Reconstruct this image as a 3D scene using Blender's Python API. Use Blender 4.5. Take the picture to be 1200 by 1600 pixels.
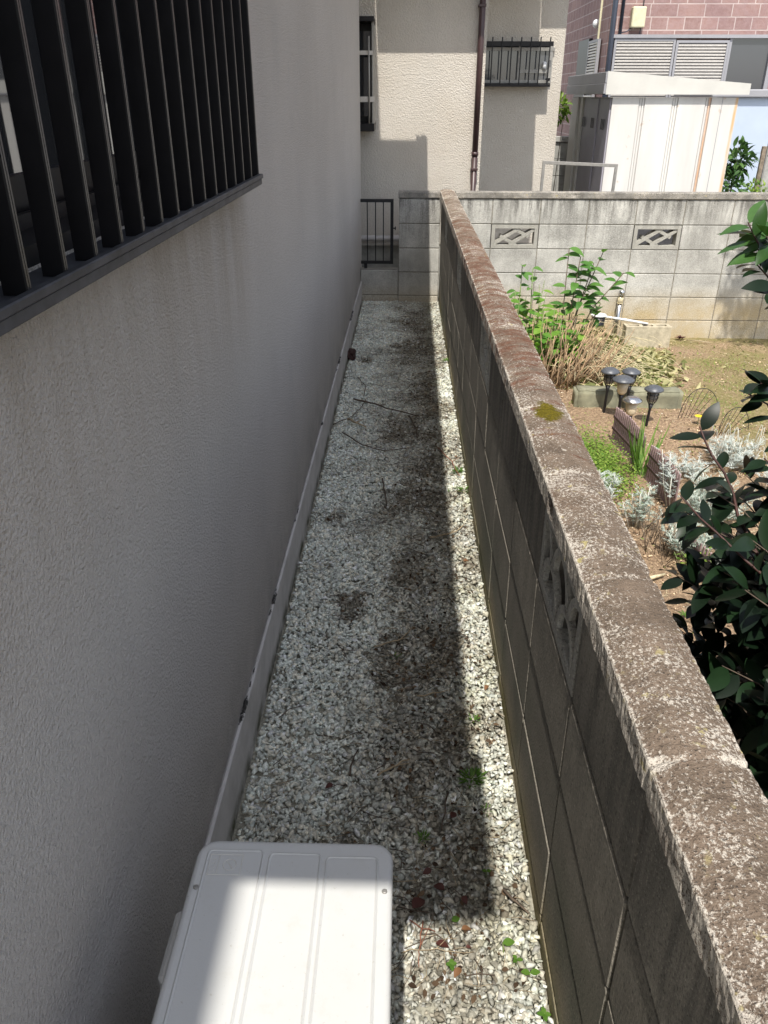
import bpy, bmesh, math, random
import numpy as np
from mathutils import Vector, Matrix, noise
R = math.radians
rnd = random.Random(7)
rng = np.random.default_rng(11)
for o in list(bpy.data.objects): bpy.data.objects.remove(o)
scn = bpy.context.scene
COL = scn.collection

# ------------------------------------------------------------------ camera
cam_d = bpy.data.cameras.new('camera'); cam = bpy.data.objects.new('camera', cam_d); COL.objects.link(cam)
scn.camera = cam
cam_d.sensor_fit = 'VERTICAL'; cam_d.sensor_height = 24.0; cam_d.sensor_width = 18.0
cam_d.lens = 1234.5 / 1600 * 24.0
cam_d.clip_start = 0.02; cam_d.clip_end = 500
PIT, YAW, ROL, HC = .4841, -.0234, .0026, 1.6006
_f = Vector((math.sin(YAW)*math.cos(PIT), math.cos(YAW)*math.cos(PIT), -math.sin(PIT)))
_r0 = Vector((math.cos(YAW), -math.sin(YAW), 0)); _u0 = _r0.cross(_f)
_r = _r0*math.cos(ROL) + _u0*math.sin(ROL); _u = -_r0*math.sin(ROL) + _u0*math.cos(ROL)
m = Matrix((_r, _u, -_f)).transposed().to_4x4(); m.translation = (0, 0, HC)
cam.matrix_world = m
scn.render.resolution_x = 768; scn.render.resolution_y = 1024

# ------------------------------------------------------------------ world, sun, exposure
SUN_TRAVEL = Vector((.045, .58, -1.0)).normalized()
SUN_EL = math.asin(-SUN_TRAVEL.z)
w = bpy.data.worlds.new('World'); scn.world = w; w.use_nodes = True
nt = w.node_tree; nt.nodes.clear()
sky = nt.nodes.new('ShaderNodeTexSky'); sky.sky_type = 'NISHITA'; sky.sun_disc = False
sky.sun_elevation = SUN_EL; sky.sun_rotation = R(180 + 4.4); sky.air_density = 1.0; sky.dust_density = 1.5
bg = nt.nodes.new('ShaderNodeBackground'); bg.inputs[1].default_value = .15
wo = nt.nodes.new('ShaderNodeOutputWorld')
hs = nt.nodes.new('ShaderNodeHueSaturation'); hs.inputs['Saturation'].default_value = .50; hs.inputs['Value'].default_value = 1.0
nt.links.new(sky.outputs[0], hs.inputs['Color']); nt.links.new(hs.outputs[0], bg.inputs[0]); nt.links.new(bg.outputs[0], wo.inputs[0])
sd = bpy.data.lights.new('sun', 'SUN'); sd.energy = 3.45; sd.angle = R(.5); sd.color = (1, .95, .87)
sun = bpy.data.objects.new('sun', sd); COL.objects.link(sun)
sun.rotation_euler = (-SUN_TRAVEL).to_track_quat('Z', 'Y').to_euler()
scn.view_settings.view_transform = 'Standard'; scn.view_settings.look = 'None'
scn.view_settings.exposure = 0.78; scn.view_settings.gamma = 1

# ------------------------------------------------------------------ materials
class NM:
    def __init__(s, name, rough=.8, metal=0, spec=.5):
        s.m = bpy.data.materials.new(name); s.m.use_nodes = True
        s.t = s.m.node_tree; s.n = s.t.nodes; s.b = s.n['Principled BSDF']
        s.b.inputs['Roughness'].default_value = rough; s.b.inputs['Metallic'].default_value = metal
        s.b.inputs['Specular IOR Level'].default_value = spec
        s.co = s.n.new('ShaderNodeTexCoord').outputs['Object']
    def L(s, a, b): s.t.links.new(a, b)
    def _in(s, sock, v):
        if hasattr(v, 'is_linked'): s.L(v, sock)
        elif v is not None: sock.default_value = v if not (isinstance(v, tuple) and len(v) == 3 and len(sock.default_value) == 4) else (*v, 1)
    def vec(s, scale=(1, 1, 1), loc=(0, 0, 0), src=None):
        n = s.n.new('ShaderNodeMapping'); n.inputs['Scale'].default_value = scale; n.inputs['Location'].default_value = loc
        s.L(src or s.co, n.inputs['Vector']); return n.outputs[0]
    def noise(s, scale, detail=3, rough=.55, v=None, dist=0):
        n = s.n.new('ShaderNodeTexNoise'); n.inputs['Scale'].default_value = scale; n.inputs['Detail'].default_value = detail
        n.inputs['Roughness'].default_value = rough; n.inputs['Distortion'].default_value = dist
        s.L(v or s.co, n.inputs['Vector']); return n.outputs['Fac']
    def voro(s, scale, v=None, feat='F1'):
        n = s.n.new('ShaderNodeTexVoronoi'); n.feature = feat; n.inputs['Scale'].default_value = scale
        s.L(v or s.co, n.inputs['Vector']); return n
    def ramp(s, f, a, b, c0=(0, 0, 0), c1=(1, 1, 1)):
        n = s.n.new('ShaderNodeValToRGB'); e = n.color_ramp.elements
        e[0].position = a; e[1].position = b; e[0].color = (*c0, 1); e[1].color = (*c1, 1)
        s.L(f, n.inputs[0]); return n.outputs[0]
    def mr(s, f, a, b, c=0., d=1.):
        n = s.n.new('ShaderNodeMapRange'); n.inputs[1].default_value = a; n.inputs[2].default_value = b
        n.inputs[3].default_value = c; n.inputs[4].default_value = d; s.L(f, n.inputs[0]); return n.outputs[0]
    def math(s, op, a, b=None, c=None):
        n = s.n.new('ShaderNodeMath'); n.operation = op
        s._in(n.inputs[0], a)
        if b is not None: s._in(n.inputs[1], b)
        if c is not None: s._in(n.inputs[2], c)
        return n.outputs[0]
    def mix(s, f, a, b, mode='MIX'):
        n = s.n.new('ShaderNodeMix'); n.data_type = 'RGBA'; n.blend_type = mode
        s._in(n.inputs[0], f); s._in(n.inputs[6], a); s._in(n.inputs[7], b); return n.outputs[2]
    def xyz(s, src=None):
        n = s.n.new('ShaderNodeSeparateXYZ'); s.L(src or s.co, n.inputs[0]); return n.outputs
    def island(s): return s.n.new('ShaderNodeNewGeometry').outputs['Random Per Island']
    def attr(s, name='col'):
        n = s.n.new('ShaderNodeVertexColor'); n.layer_name = name; return n.outputs[0]
    def color(s, c): s._in(s.b.inputs['Base Color'], c); return s
    def rough(s, c): s._in(s.b.inputs['Roughness'], c); return s
    def bump(s, h, strength=.5, dist=.01, prev=None):
        n = s.n.new('ShaderNodeBump'); n.inputs['Strength'].default_value = strength; n.inputs['Distance'].default_value = dist
        s.L(h, n.inputs['Height'])
        if prev: s.L(prev, n.inputs['Normal'])
        s.L(n.outputs[0], s.b.inputs['Normal']); return n.outputs[0]

M = {}
def simple(name, c, rough=.6, metal=0, var=.12, sc=30, bump=.0, spec=.5):
    a = NM(name, rough, metal, spec)
    f = a.noise(sc, 4, .6)
    lo = tuple(x*(1-var) for x in c); hi = tuple(min(1, x*(1+var)) for x in c)
    a.color(a.ramp(f, .3, .7, lo, hi))
    if bump: a.bump(f, bump, .003)
    M[name] = a.m; return a.m

def stucco(name, base, scale, depth, stain, near=False):
    a = NM(name, .9, spec=.25)
    n1 = a.noise(scale, 3, .6); n2 = a.noise(scale*2.6, 2, .5); big = a.noise(.9, 3, .6)
    v = a.voro(scale*.8, a.vec((1, 1, 1)), 'SMOOTH_F1')
    streak = a.noise(1, 4, .6, a.vec((3.2, 3.2, .35)))
    c = a.mix(a.mr(big, .35, .7), base, stain)
    c = a.mix(a.mr(streak, .5, .8, 0, .0 if near else .35), c, tuple(x*.72 for x in base))
    c = a.mix(a.mr(n1, .38, .62, .0, .3), c, tuple(x*.7 for x in base))
    if near:
        x, y, z = a.xyz(); st2 = a.noise(1, 5, .7, a.vec((14, 14, 1.2)))
        under = a.math('MULTIPLY', a.math('MULTIPLY', a.mr(z, .95, 1.40, 0, 1), a.mr(z, 1.46, 1.42)), a.mr(y, 2.2, 2.05))
        c = a.mix(a.math('MULTIPLY', under, a.mr(st2, .35, .65, .15, .75)), c, (.46, .39, .31))
        c = a.mix(a.math('MULTIPLY', a.mr(z, .42, .17, 0, .55), a.mr(a.noise(6, 5, .7), .4, .65)), c, (.42, .40, .36))
        spk = a.noise(90, 3, .6); c = a.mix(a.mr(spk, .66, .72, 0, .45), c, (.22, .205, .19))
        c = a.mix(a.mr(a.noise(2.3, 5, .7, a.vec((1, 1, .7))), .56, .66, 0, .22), c, (.56, .54, .52))
    a.color(c)
    h = a.math('ADD', a.math('MULTIPLY', n1, 1.0), a.math('ADD', a.math('MULTIPLY', n2, .4), a.math('MULTIPLY', v.outputs['Distance'], .7)))
    a.bump(h, 1.0, depth); M[name] = a.m
stucco('stucco_near', (.78, .73, .685), 230, .016, (.68, .635, .59), True)
stucco('stucco_far', (.62, .58, .52), 115, .0075, (.52, .47, .40))

# plinth: smooth painted mortar, dark where it has come away from the wall
a = NM('plinth_paint', .75, spec=.3); x_, y_, z_ = a.xyz()
patch = a.math('MULTIPLY', a.mr(a.noise(1, 4, .7, a.vec((0, .75, 0), (0, .35, 0))), .53, .68), .030)
edge = a.math('MULTIPLY', patch, a.mr(a.noise(22, 5, .85), .36, .64, -.2, 1.7))
lim = a.math('SUBTRACT', .1745, edge)
dark = a.math('GREATER_THAN', z_, lim)
fl = a.noise(7, 5, .7)
c = a.mix(a.mr(fl, .42, .65), (.60, .58, .57), (.48, .465, .45))
c = a.mix(a.mr(a.noise(45, 4, .8), .62, .70, 0, .55), c, (.6, .59, .58))
c = a.mix(a.math('MULTIPLY', a.mr(z_, .045, .005), a.mr(a.noise(9, 4, .7), .35, .6)), c, (.07, .075, .035))
a.color(a.mix(dark, c, (.035, .033, .032))); a.bump(a.math('SUBTRACT', fl, dark), .5, .004); M['plinth_paint'] = a.m

def blockmat(name, base, dirty, tan, tanz, streak_shade, mossy=0):
    a = NM(name, .92, spec=.2); x, y, z = a.xyz()
    isl = a.island()
    n = a.noise(3.3, 5, .65); f = a.noise(190, 2, .6); g = a.noise(55, 3, .7)
    st = a.noise(1, 5, .7, a.vec((16, 16, 1.6)))
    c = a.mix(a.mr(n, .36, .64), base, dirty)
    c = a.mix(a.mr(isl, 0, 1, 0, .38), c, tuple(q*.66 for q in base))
    sm = a.math('MULTIPLY', a.mr(st, .43, .58), a.math('ADD', a.mr(z, .35, .80, .08, .5), a.mr(z, .64, .86, 0, .45)))  # drip streaks, deepened at the top to add shade under the coping
    c = a.mix(sm, c, streak_shade)
    c = a.mix(a.math('MULTIPLY', a.mr(z, tanz + .16, tanz - .1), a.mr(n, .3, .62, .4, .95)), c, tan)
    if mossy:
        c = a.mix(a.math('MULTIPLY', a.mr(z, .10, .0), a.mr(a.noise(5, 4, .7), .35, .6)), c, (.17, .155, .045))
        c = a.mix(a.math('MULTIPLY', a.mr(z, .5, .1, 0, .6), a.mr(a.noise(2.2, 4, .7), .45, .6)), c, (.12, .14, .10))
    c = a.mix(a.mr(f, .56, .74, 0, .7), c, (.045, .043, .04))
    c = a.mix(a.mr(f, .42, .28, 0, .5), c, tuple(min(1, q*1.5) for q in base))
    a.color(c); a.bump(a.math('ADD', f, a.math('MULTIPLY', g, .6)), .9, .003); M[name] = a.m
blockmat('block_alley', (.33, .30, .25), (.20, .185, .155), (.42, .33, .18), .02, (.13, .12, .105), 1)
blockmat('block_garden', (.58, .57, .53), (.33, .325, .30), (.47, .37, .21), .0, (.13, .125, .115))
blockmat('block_alley_light', (.62, .60, .53), (.48, .46, .41), (.4, .33, .2), -.3, (.38, .36, .32))
blockmat('vent_stone', (.45, .44, .40), (.36, .35, .31), (.4, .36, .26), -.3, (.2, .19, .17))
simple('mortar', (.22, .205, .17), .95, var=.4, sc=40, bump=.5)
simple('mortar_and_shade', (.10, .09, .075), .95, var=.7, sc=14, bump=.5)

def capmat(name, base, red):
    a = NM(name, .95, spec=.15); x, y, z = a.xyz()
    v = a.vec((1, .8, 1))
    f = a.noise(210, 5, .8, v); f2 = a.noise(300, 2, .6); dn = a.noise(7, 5, .65); bl = a.noise(16, 4, .7)
    edge = a.math('MAXIMUM', a.mr(x, .304, .298, 0, .14), a.mr(x, .41, .418, 0, .08)) if red else a.mr(z, .898, .91, 0, .0)
    k = a.math('ADD', f, a.math('ADD', a.math('MULTIPLY', a.math('SUBTRACT', dn, .5), .45), edge))
    c = a.mix(a.mr(bl, .35, .65), base, tuple(q*.6 for q in base))
    if red:
        j = a.math('ABSOLUTE', a.math('SUBTRACT', a.math('FRACT', a.math('DIVIDE', a.math('ADD', y, a.math('MULTIPLY', a.math('SUBTRACT', a.noise(30, 2), .5), .03)), .4)), .743))
        jm = a.math('MULTIPLY', a.mr(j, .028, .010), a.mr(a.noise(12, 3, .6), .4, .55))
        k = a.math('ADD', k, a.math('MULTIPLY', jm, a.mr(y, 1.3, .6, .06, .17)))
    c = a.mix(a.mr(k, .535, .60), c, (.58, .53, .46))
    c = a.mix(a.mr(f2, .6, .68, 0, .8), c, (.03, .027, .025))
    c = a.mix(a.math('MULTIPLY', a.mr(a.noise(45, 3, .6), .62, .68), a.mr(dn, .45, .6)), c, (.42, .36, .17))
    if red:
        wv = a.noise(1, 5, .75, a.vec((9, 26, 9)), dist=.6)
        far = a.math('ADD', a.mr(y, 1.1, 2.5, -.20, .03), a.mr(y, 4.2, 6.4, 0, -.12))
        rm = a.math('ADD', wv, far)
        mask = a.math('MULTIPLY', a.mr(rm, .46, .56), a.mr(a.noise(24, 5, .8), .34, .52))
        c = a.mix(a.math('MULTIPLY', mask, .88), c, a.ramp(a.noise(90, 4, .8), .3, .7, (.065, .026, .016), (.21, .10, .062)))
        dx = a.math('MULTIPLY', a.math('SUBTRACT', x, .362), 1.15); dy = a.math('MULTIPLY', a.math('SUBTRACT', y, 1.85), .62)
        r2 = a.math('SQRT', a.math('ADD', a.math('MULTIPLY', dx, dx), a.math('MULTIPLY', dy, dy)))
        gm = a.mr(a.math('ADD', r2, a.math('MULTIPLY', a.math('SUBTRACT', a.noise(38, 4, .8), .5), .09)), .043, .030)
        c = a.mix(gm, c, a.ramp(a.noise(200, 3, .8), .3, .7, (.035, .03, .003), (.19, .15, .012)))
        br = a.math('MULTIPLY', a.mr(a.noise(6, 3, .6, a.vec((1, .6, 1), (3, 7, 1))), .52, .66), a.mr(y, 2.0, .9, 0, .75))
        c = a.mix(br, c, (.115, .075, .052))
    a.color(c)
    a.bump(a.math('ADD', a.math('MULTIPLY', f, .8), f2), 1., .004); M[name] = a.m
capmat('cap_alley', (.225, .172, .13), 1)
capmat('cap_garden', (.28, .265, .24), 0)

# ground surfaces
a = NM('garden_soil', .95, spec=.15)
n = a.noise(1.7, 6, .65); f = a.noise(60, 5, .75); g = a.noise(230, 2, .6)
c = a.mix(a.mr(f, .35, .66), (.20, .135, .085), (.60, .43, .28))
x, y, z = a.xyz()
mz = a.math('ADD', a.math('ADD', n, a.mr(x, 1.6, 2.2, -.12, .06)), a.mr(y, 4.6, 5.6, -.1, .05))
c = a.mix(a.math('MULTIPLY', a.mr(mz, .46, .62), a.mr(f, .3, .6, .95, .55)), c, (.24, .23, .08))
c = a.mix(a.mr(g, .57, .68, 0, .7), c, (.05, .035, .025))
a.color(c); a.bump(a.math('ADD', f, g), 1., .012); M['garden_soil'] = a.m
simple('path_soil', (.27, .26, .21), .95, var=.5, sc=120, bump=.8)
simple('yard_ground', (.28, .26, .22), .95, var=.3, sc=8, bump=.4)

def attrmat(name, rough=.85, sc=160, amp=.35, isl=.3):
    a = NM(name, rough, spec=.25); c = a.attr()
    k = a.math('MULTIPLY', a.mr(a.island(), 0, 1, 1-isl, 1+isl), a.mr(a.noise(sc, 3, .6), .3, .7, 1-amp, 1+amp*.6))
    n = a.n.new('ShaderNodeVectorMath'); n.operation = 'SCALE'; a.L(c, n.inputs[0]); a.L(k, n.inputs['Scale'])
    a.color(n.outputs[0]); M[name] = a.m; return a
attrmat('pebble'); attrmat('chips', isl=.45)

def leafmat(name, c, c2, rough=.45, spec=.5, transl=.25, sc=25):
    a = NM(name, rough, spec=spec); i = a.island()
    col = a.ramp(i, .05, .95, c, c2)
    col = a.mix(a.mr(a.noise(sc, 4, .6), .35, .7, 0, .35), col, tuple(q*.55 for q in c))
    a.color(col)
    if transl:
        t = a.n.new('ShaderNodeBsdfTranslucent'); a.L(a.mix(1., col, (1.0, 1.15, .5), 'MULTIPLY'), t.inputs[0])
        ms = a.n.new('ShaderNodeMixShader'); ms.inputs[0].default_value = transl
        a.L(a.b.outputs[0], ms.inputs[1]); a.L(t.outputs[0], ms.inputs[2]); a.L(ms.outputs[0], a.n['Material Output'].inputs[0])
    M[name] = a.m
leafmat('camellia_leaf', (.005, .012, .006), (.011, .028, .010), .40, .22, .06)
leafmat('camellia_young', (.025, .07, .015), (.06, .14, .03), .35, .4, .2)
leafmat('hydrangea_leaf', (.09, .24, .03), (.24, .40, .06), .5, .4, .4)
leafmat('dark_hyd_leaf', (.06, .17, .03), (.14, .28, .06), .45, .4, .35)
leafmat('dry_leaf', (.14, .16, .055), (.60, .54, .30), .8, .2, .2)
leafmat('dead_dark_leaf', (.045, .014, .012), (.11, .035, .025), .6, .4, .05)
leafmat('brown_leaf', (.12, .06, .03), (.26, .13, .06), .7, .3, .1)
leafmat('litter_leaf', (.03, .018, .012), (.15, .10, .06), .85, .15, .0)
leafmat('silver_leaf', (.40, .45, .42), (.58, .62, .60), .85, .1, .1)
leafmat('silver_low', (.26, .32, .27), (.50, .56, .50), .85, .1, .1)
leafmat('cover_leaf', (.11, .22, .03), (.33, .45, .08), .5, .4, .35)
leafmat('weed_leaf', (.08, .19, .025), (.16, .29, .05), .5, .4, .4)
leafmat('blade_leaf', (.12, .26, .05), (.30, .42, .12), .45, .4, .3)
leafmat('bush_leaf', (.04, .10, .03), (.11, .20, .06), .45, .4, .2)
simple('dry_cane', (.34, .235, .14), .85, var=.65, sc=14)
simple('pale_straw', (.60, .52, .33), .85, var=.3, sc=60)
simple('red_stem', (.06, .025, .02), .6, var=.3, sc=60)
simple('green_stem', (.16, .22, .07), .6, var=.3, sc=60)
simple('woody_stem', (.11, .085, .06), .85, var=.3, sc=60)
simple('silver_stem', (.58, .58, .52), .85, var=.15, sc=60)
simple('twig_dark', (.10, .075, .055), .9, var=.4, sc=80)
simple('twig_pale', (.36, .29, .19), .9, var=.35, sc=80)
simple('twig_red', (.22, .09, .055), .9, var=.3, sc=80)
simple('yellow_petal', (.85, .62, .02), .5)
# metals, plastics
simple('bronze_dark', (.009, .0085, .010), .38, .3, var=.25, sc=25, spec=.4)
simple('bronze_edge', (.045, .044, .044), .34, .5, var=.25, sc=40)
simple('sill_dusty', (.038, .040, .047), .6, .2, var=.5, sc=25)
simple('black_iron', (.012, .012, .014), .45, .2)
simple('brown_pipe', (.055, .030, .030), .4, 0, var=.2, sc=10)
simple('navy_pipe', (.045, .055, .08), .4)
simple('grey_pipe', (.38, .36, .35), .5)
simple('grey_alu', (.30, .29, .27), .45, .4, var=.15)
simple('alu_light', (.55, .52, .48), .45, .3, var=.1)
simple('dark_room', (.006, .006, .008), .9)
simple('dark_roof', (.045, .045, .05), .6, var=.3)
simple('soffit', (.45, .43, .41), .8)
simple('curtain', (.34, .37, .44), .9, var=.3, sc=5)
simple('lamp_plastic', (.075, .082, .095), .42, .0, var=.3, sc=120)
simple('steel', (.55, .55, .56), .22, .95)
simple('frosted', (.62, .52, .36), .35, var=.15)
simple('frosted_grey', (.20, .19, .17), .3, var=.3)
simple('picket', (.26, .18, .175), .65, var=.25, sc=60)
simple('picket_dark', (.06, .035, .035), .65, var=.25, sc=60)
simple('wire_dark', (.03, .03, .03), .5, .3)
simple('tag_plastic', (.70, .72, .74), .5)
simple('beige_plastic', (.62, .58, .40), .55)
simple('white_plastic', (.72, .73, .74), .5)
simple('weathered_wood', (.20, .16, .12), .85, var=.4, sc=30)
simple('blue_panel', (.44, .51, .63), .55, var=.06, sc=3)
simple('brick_lump', (.04, .016, .014), .9, var=.4, sc=60, bump=.5)
simple('stone_edge', (.21, .205, .14), .92, var=.4, sc=9, bump=.5)
simple('concrete_light', (.42, .37, .27), .92, var=.25, sc=30, bump=.5)
simple('concrete_grey', (.33, .33, .31), .92, var=.3, sc=9, bump=.4)
a = NM('ac_paint', .42, spec=.4)
c = a.mix(a.mr(a.noise(5, 5, .7), .45, .7, 0, .35), (.52, .525, .515), (.47, .47, .45))
c = a.mix(a.mr(a.noise(160, 3, .6), .66, .72, 0, .5), c, (.35, .33, .28))
c = a.mix(a.mr(a.noise(28, 5, .75), .55, .72, 0, .3), c, (.45, .44, .39))
a.color(c); a.bump(a.noise(340, 2, .5), .15, .0006); M['ac_paint'] = a.m
a = NM('shed_panel', .5, spec=.4); x, y, z = a.xyz()
c = a.mix(a.mr(a.noise(1.5, 4, .6, a.vec((3, 3, .6))), .4, .7), (.68, .67, .64), (.60, .58, .55))
def stripe(p, wd, lo):
    d = a.math('ABSOLUTE', a.math('SUBTRACT', a.math('ADD', x, a.math('MULTIPLY', a.math('SUBTRACT', a.noise(6, 3), .5), .01)), p))
    return a.math('MULTIPLY', a.mr(d, wd, wd*.3), a.mr(a.noise(1, 4, .7, a.vec((20, 20, 2.5))), .3, .6, lo*.5, .8))
c = a.mix(stripe(3.045, .016, .6), c, (.55, .25, .07)); c = a.mix(stripe(3.31, .022, .5), c, (.60, .33, .10))
c = a.mix(a.mr(a.noise(9, 4), .66, .70, 0, .4), c, (.45, .3, .18))
a.color(c); M['shed_panel'] = a.m
simple('shed_door', (.36, .35, .40), .5, var=.08, sc=4)
simple('shed_trim', (.58, .57, .53), .5, var=.08, sc=4)
simple('shed_grey', (.30, .30, .32), .5, var=.08, sc=4)
def brickmat(name, axis):
    a = NM(name, .85, spec=.3)
    v = a.n.new('ShaderNodeCombineXYZ'); xs = a.xyz()
    a.L(xs[axis], v.inputs[0]); a.L(xs[2], v.inputs[1])
    b = a.n.new('ShaderNodeTexBrick'); a.L(v.outputs[0], b.inputs['Vector'])
    b.inputs['Scale'].default_value = 1; b.inputs['Brick Width'].default_value = .36; b.inputs['Row Height'].default_value = .15
    b.inputs['Mortar Size'].default_value = .007; b.inputs['Color1'].default_value = (.31, .19, .165, 1); b.inputs['Color2'].default_value = (.22, .13, .115, 1)
    b.inputs['Mortar'].default_value = (.55, .47, .44, 1); b.offset = .37; b.squash = .62; b.squash_frequency = 2
    n = a.noise(14, 5, .7)
    a.color(a.mix(a.mr(a.noise(3.5, 3, .6), .35, .65, 0, .35), a.mix(a.mr(n, .3, .7, 0, .6), b.outputs[0], (.42, .31, .30)), (.22, .14, .15)))
    a.bump(a.math('SUBTRACT', n, b.outputs['Fac']), .6, .015); M[name] = a.m
brickmat('brick_front', 0); brickmat('brick_side', 1)
def glass(name, c, rough=.04):
    a = NM(name, rough, spec=.8); a.color((*c, 1)); a.b.inputs['Coat Weight'].default_value = .6; a.b.inputs['Coat Roughness'].default_value = .02
    M[name] = a.m
glass('glass_dark', (.012, .014, .018)); glass('glass_grey', (.05, .055, .065))
a = NM('lens', .05, spec=.6); a.color((.9, .8, .55, 1)); a.b.inputs['Transmission Weight'].default_value = .5; M['lens'] = a.m

# ------------------------------------------------------------------ mesh helper
def shear(b):
    b.v = [(v[0]+.006*(.85-v[2]), v[1], v[2]) for v in b.v]; return b
class MB:
    def __init__(s): s.v = []; s.f = []; s.sm = []
    def face(s, pts, smooth=False):
        b = len(s.v); s.v += [tuple(p) for p in pts]; s.f.append(tuple(range(b, b+len(pts)))); s.sm.append(smooth)
    def add(s, vs, fs, smooth=False):
        b = len(s.v); s.v += [tuple(p) for p in vs]
        s.f += [tuple(i+b for i in f) for f in fs]; s.sm += [smooth]*len(fs)
    def box(s, x0, x1, y0, y1, z0, z1, c=0.0, M4=None):
        if c <= 0:
            vs = [(x, y, z) for x in (x0, x1) for y in (y0, y1) for z in (z0, z1)]
            fs = [(0, 1, 3, 2), (4, 6, 7, 5), (0, 4, 5, 1), (2, 3, 7, 6), (0, 2, 6, 4), (1, 5, 7, 3)]
        else:
            bm = bmesh.new(); bmesh.ops.create_cube(bm, size=1)
            for v in bm.verts: v.co = Vector(((x0+x1)/2+v.co.x*(x1-x0), (y0+y1)/2+v.co.y*(y1-y0), (z0+z1)/2+v.co.z*(z1-z0)))
            bmesh.ops.bevel(bm, geom=list(bm.edges), offset=c, segments=1, affect='EDGES')
            bm.verts.index_update(); vs = [v.co.copy() for v in bm.verts]; fs = [[v.index for v in f.verts] for f in bm.faces]; bm.free()
        if M4 is not None: vs = [M4 @ Vector(v) for v in vs]
        s.add(vs, fs); return s
    def tube(s, pts, r, n=8, smooth=True, caps=True):
        pts = [Vector(p) for p in pts]; k = len(pts)
        rs = r if isinstance(r, (list, tuple)) else [r]*k
        vs = []; up = None
        for i, p in enumerate(pts):
            t = (pts[min(i+1, k-1)] - pts[max(i-1, 0)]).normalized()
            if up is None: up = t.orthogonal().normalized()
            else: up = (up - t*up.dot(t)).normalized()
            sd_ = t.cross(up)
            for j in range(n):
                an = 2*math.pi*j/n; vs.append(p + (up*math.cos(an) + sd_*math.sin(an))*rs[i])
        fs = [(i*n+j, i*n+(j+1) % n, (i+1)*n+(j+1) % n, (i+1)*n+j) for i in range(k-1) for j in range(n)]
        b = len(s.v); s.add(vs, fs, smooth)
        if caps: s.f += [tuple(b+j for j in range(n))[::-1], tuple(b+(k-1)*n+j for j in range(n))]; s.sm += [False]*2
        return s
    def lathe(s, cx, cy, prof, n=20, smooth=True, M4=None):
        vs = [Vector((cx+r*math.cos(2*math.pi*j/n), cy+r*math.sin(2*math.pi*j/n), z)) for r, z in prof for j in range(n)]
        if M4 is not None: vs = [M4 @ v for v in vs]
        fs = [(i*n+j, i*n+(j+1) % n, (i+1)*n+(j+1) % n, (i+1)*n+j) for i in range(len(prof)-1) for j in range(n)]
        b = len(s.v); s.add(vs, fs, smooth)
        s.f += [tuple(b+j for j in range(n))[::-1], tuple(b+(len(prof)-1)*n+j for j in range(n))]; s.sm += [False]*2
        return s
    def prism(s, poly, y0, y1, axis='y'):
        # poly in (a,b); extruded along axis
        def P(a_, b_, t): return {'y': (a_, t, b_), 'x': (t, a_, b_), 'z': (a_, b_, t)}[axis]
        n = len(poly); vs = [P(a_, b_, y0) for a_, b_ in poly] + [P(a_, b_, y1) for a_, b_ in poly]
        s.add(vs, [tuple(range(n)), tuple(range(2*n-1, n-1, -1))] + [(i, i+n, (i+1) % n+n, (i+1) % n) for i in range(n)]); return s
    def leaf(s, base, d, up, L, W, curl=.25, fold=.25, seg=5, peak=.45, twist=0):
        d = Vector(d).normalized(); up = Vector(up); up = (up - d*up.dot(d))
        up = up.normalized() if up.length > 1e-4 else d.orthogonal().normalized()
        sd_ = d.cross(up); base = Vector(base)
        mid = []; lf = []; rt = []
        for i in range(seg+1):
            t = i/seg
            wd = W*.5*math.sin(math.pi*min(1, max(0, t**(math.log(.5)/math.log(peak)))))**.8 if 0 < t < 1 else .0
            p = base + d*(L*t*(1-.15*curl*t)) - up*(curl*L*t*t)
            mid.append(p); ww = max(wd, W*.02)
            lf.append(p + sd_*ww + up*(fold*ww)); rt.append(p - sd_*ww + up*(fold*ww))
        vs = mid + lf + rt; n = seg+1; fs = []
        for i in range(seg): fs += [(i, i+1, n+i+1, n+i), (2*n+i, 2*n+i+1, i+1, i)]
        s.add(vs, fs, True); return s
    def build(s, name, mat, parent=None, weld=False):
        me = bpy.data.meshes.new(name); me.from_pydata([tuple(v) for v in s.v], [], s.f)
        me.polygons.foreach_set('use_smooth', s.sm[:len(me.polygons)])
        me.materials.append(M[mat] if isinstance(mat, str) else mat)
        if weld:
            bm = bmesh.new(); bm.from_mesh(me); bmesh.ops.remove_doubles(bm, verts=bm.verts, dist=1e-5); bmesh.ops.recalc_face_normals(bm, faces=bm.faces); bm.to_mesh(me); bm.free()
        else:
            bm = bmesh.new(); bm.from_mesh(me)
            if len(bm.faces) < 60000: bmesh.ops.recalc_face_normals(bm, faces=bm.faces)
            bm.to_mesh(me); bm.free()
        me.update()
        o = bpy.data.objects.new(name, me); COL.objects.link(o)
        if parent is not None:
            o.parent = parent
            if 'loc0' in parent: o.location = tuple(-q for q in parent['loc0'])   # meshes are written in world metres
        return o

def tag(o, label, cat, group=None):
    o['label'] = label; o['category'] = cat
    if group: o['group'] = group
    return o
def thing(name, label, cat, loc=(0, 0, 0), group=None):
    o = bpy.data.objects.new(name, None); COL.objects.link(o); o.location = loc; o.empty_display_size = .1
    o['loc0'] = tuple(float(q) for q in loc)
    return tag(o, label, cat, group)
def struct(o): o['kind'] = 'structure'; return o
def stuff(o): o['kind'] = 'stuff'; return o

G = -.31
XH0, XHS = -.424, .0065      # house wall plane x = XH0 + XHS*y
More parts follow.
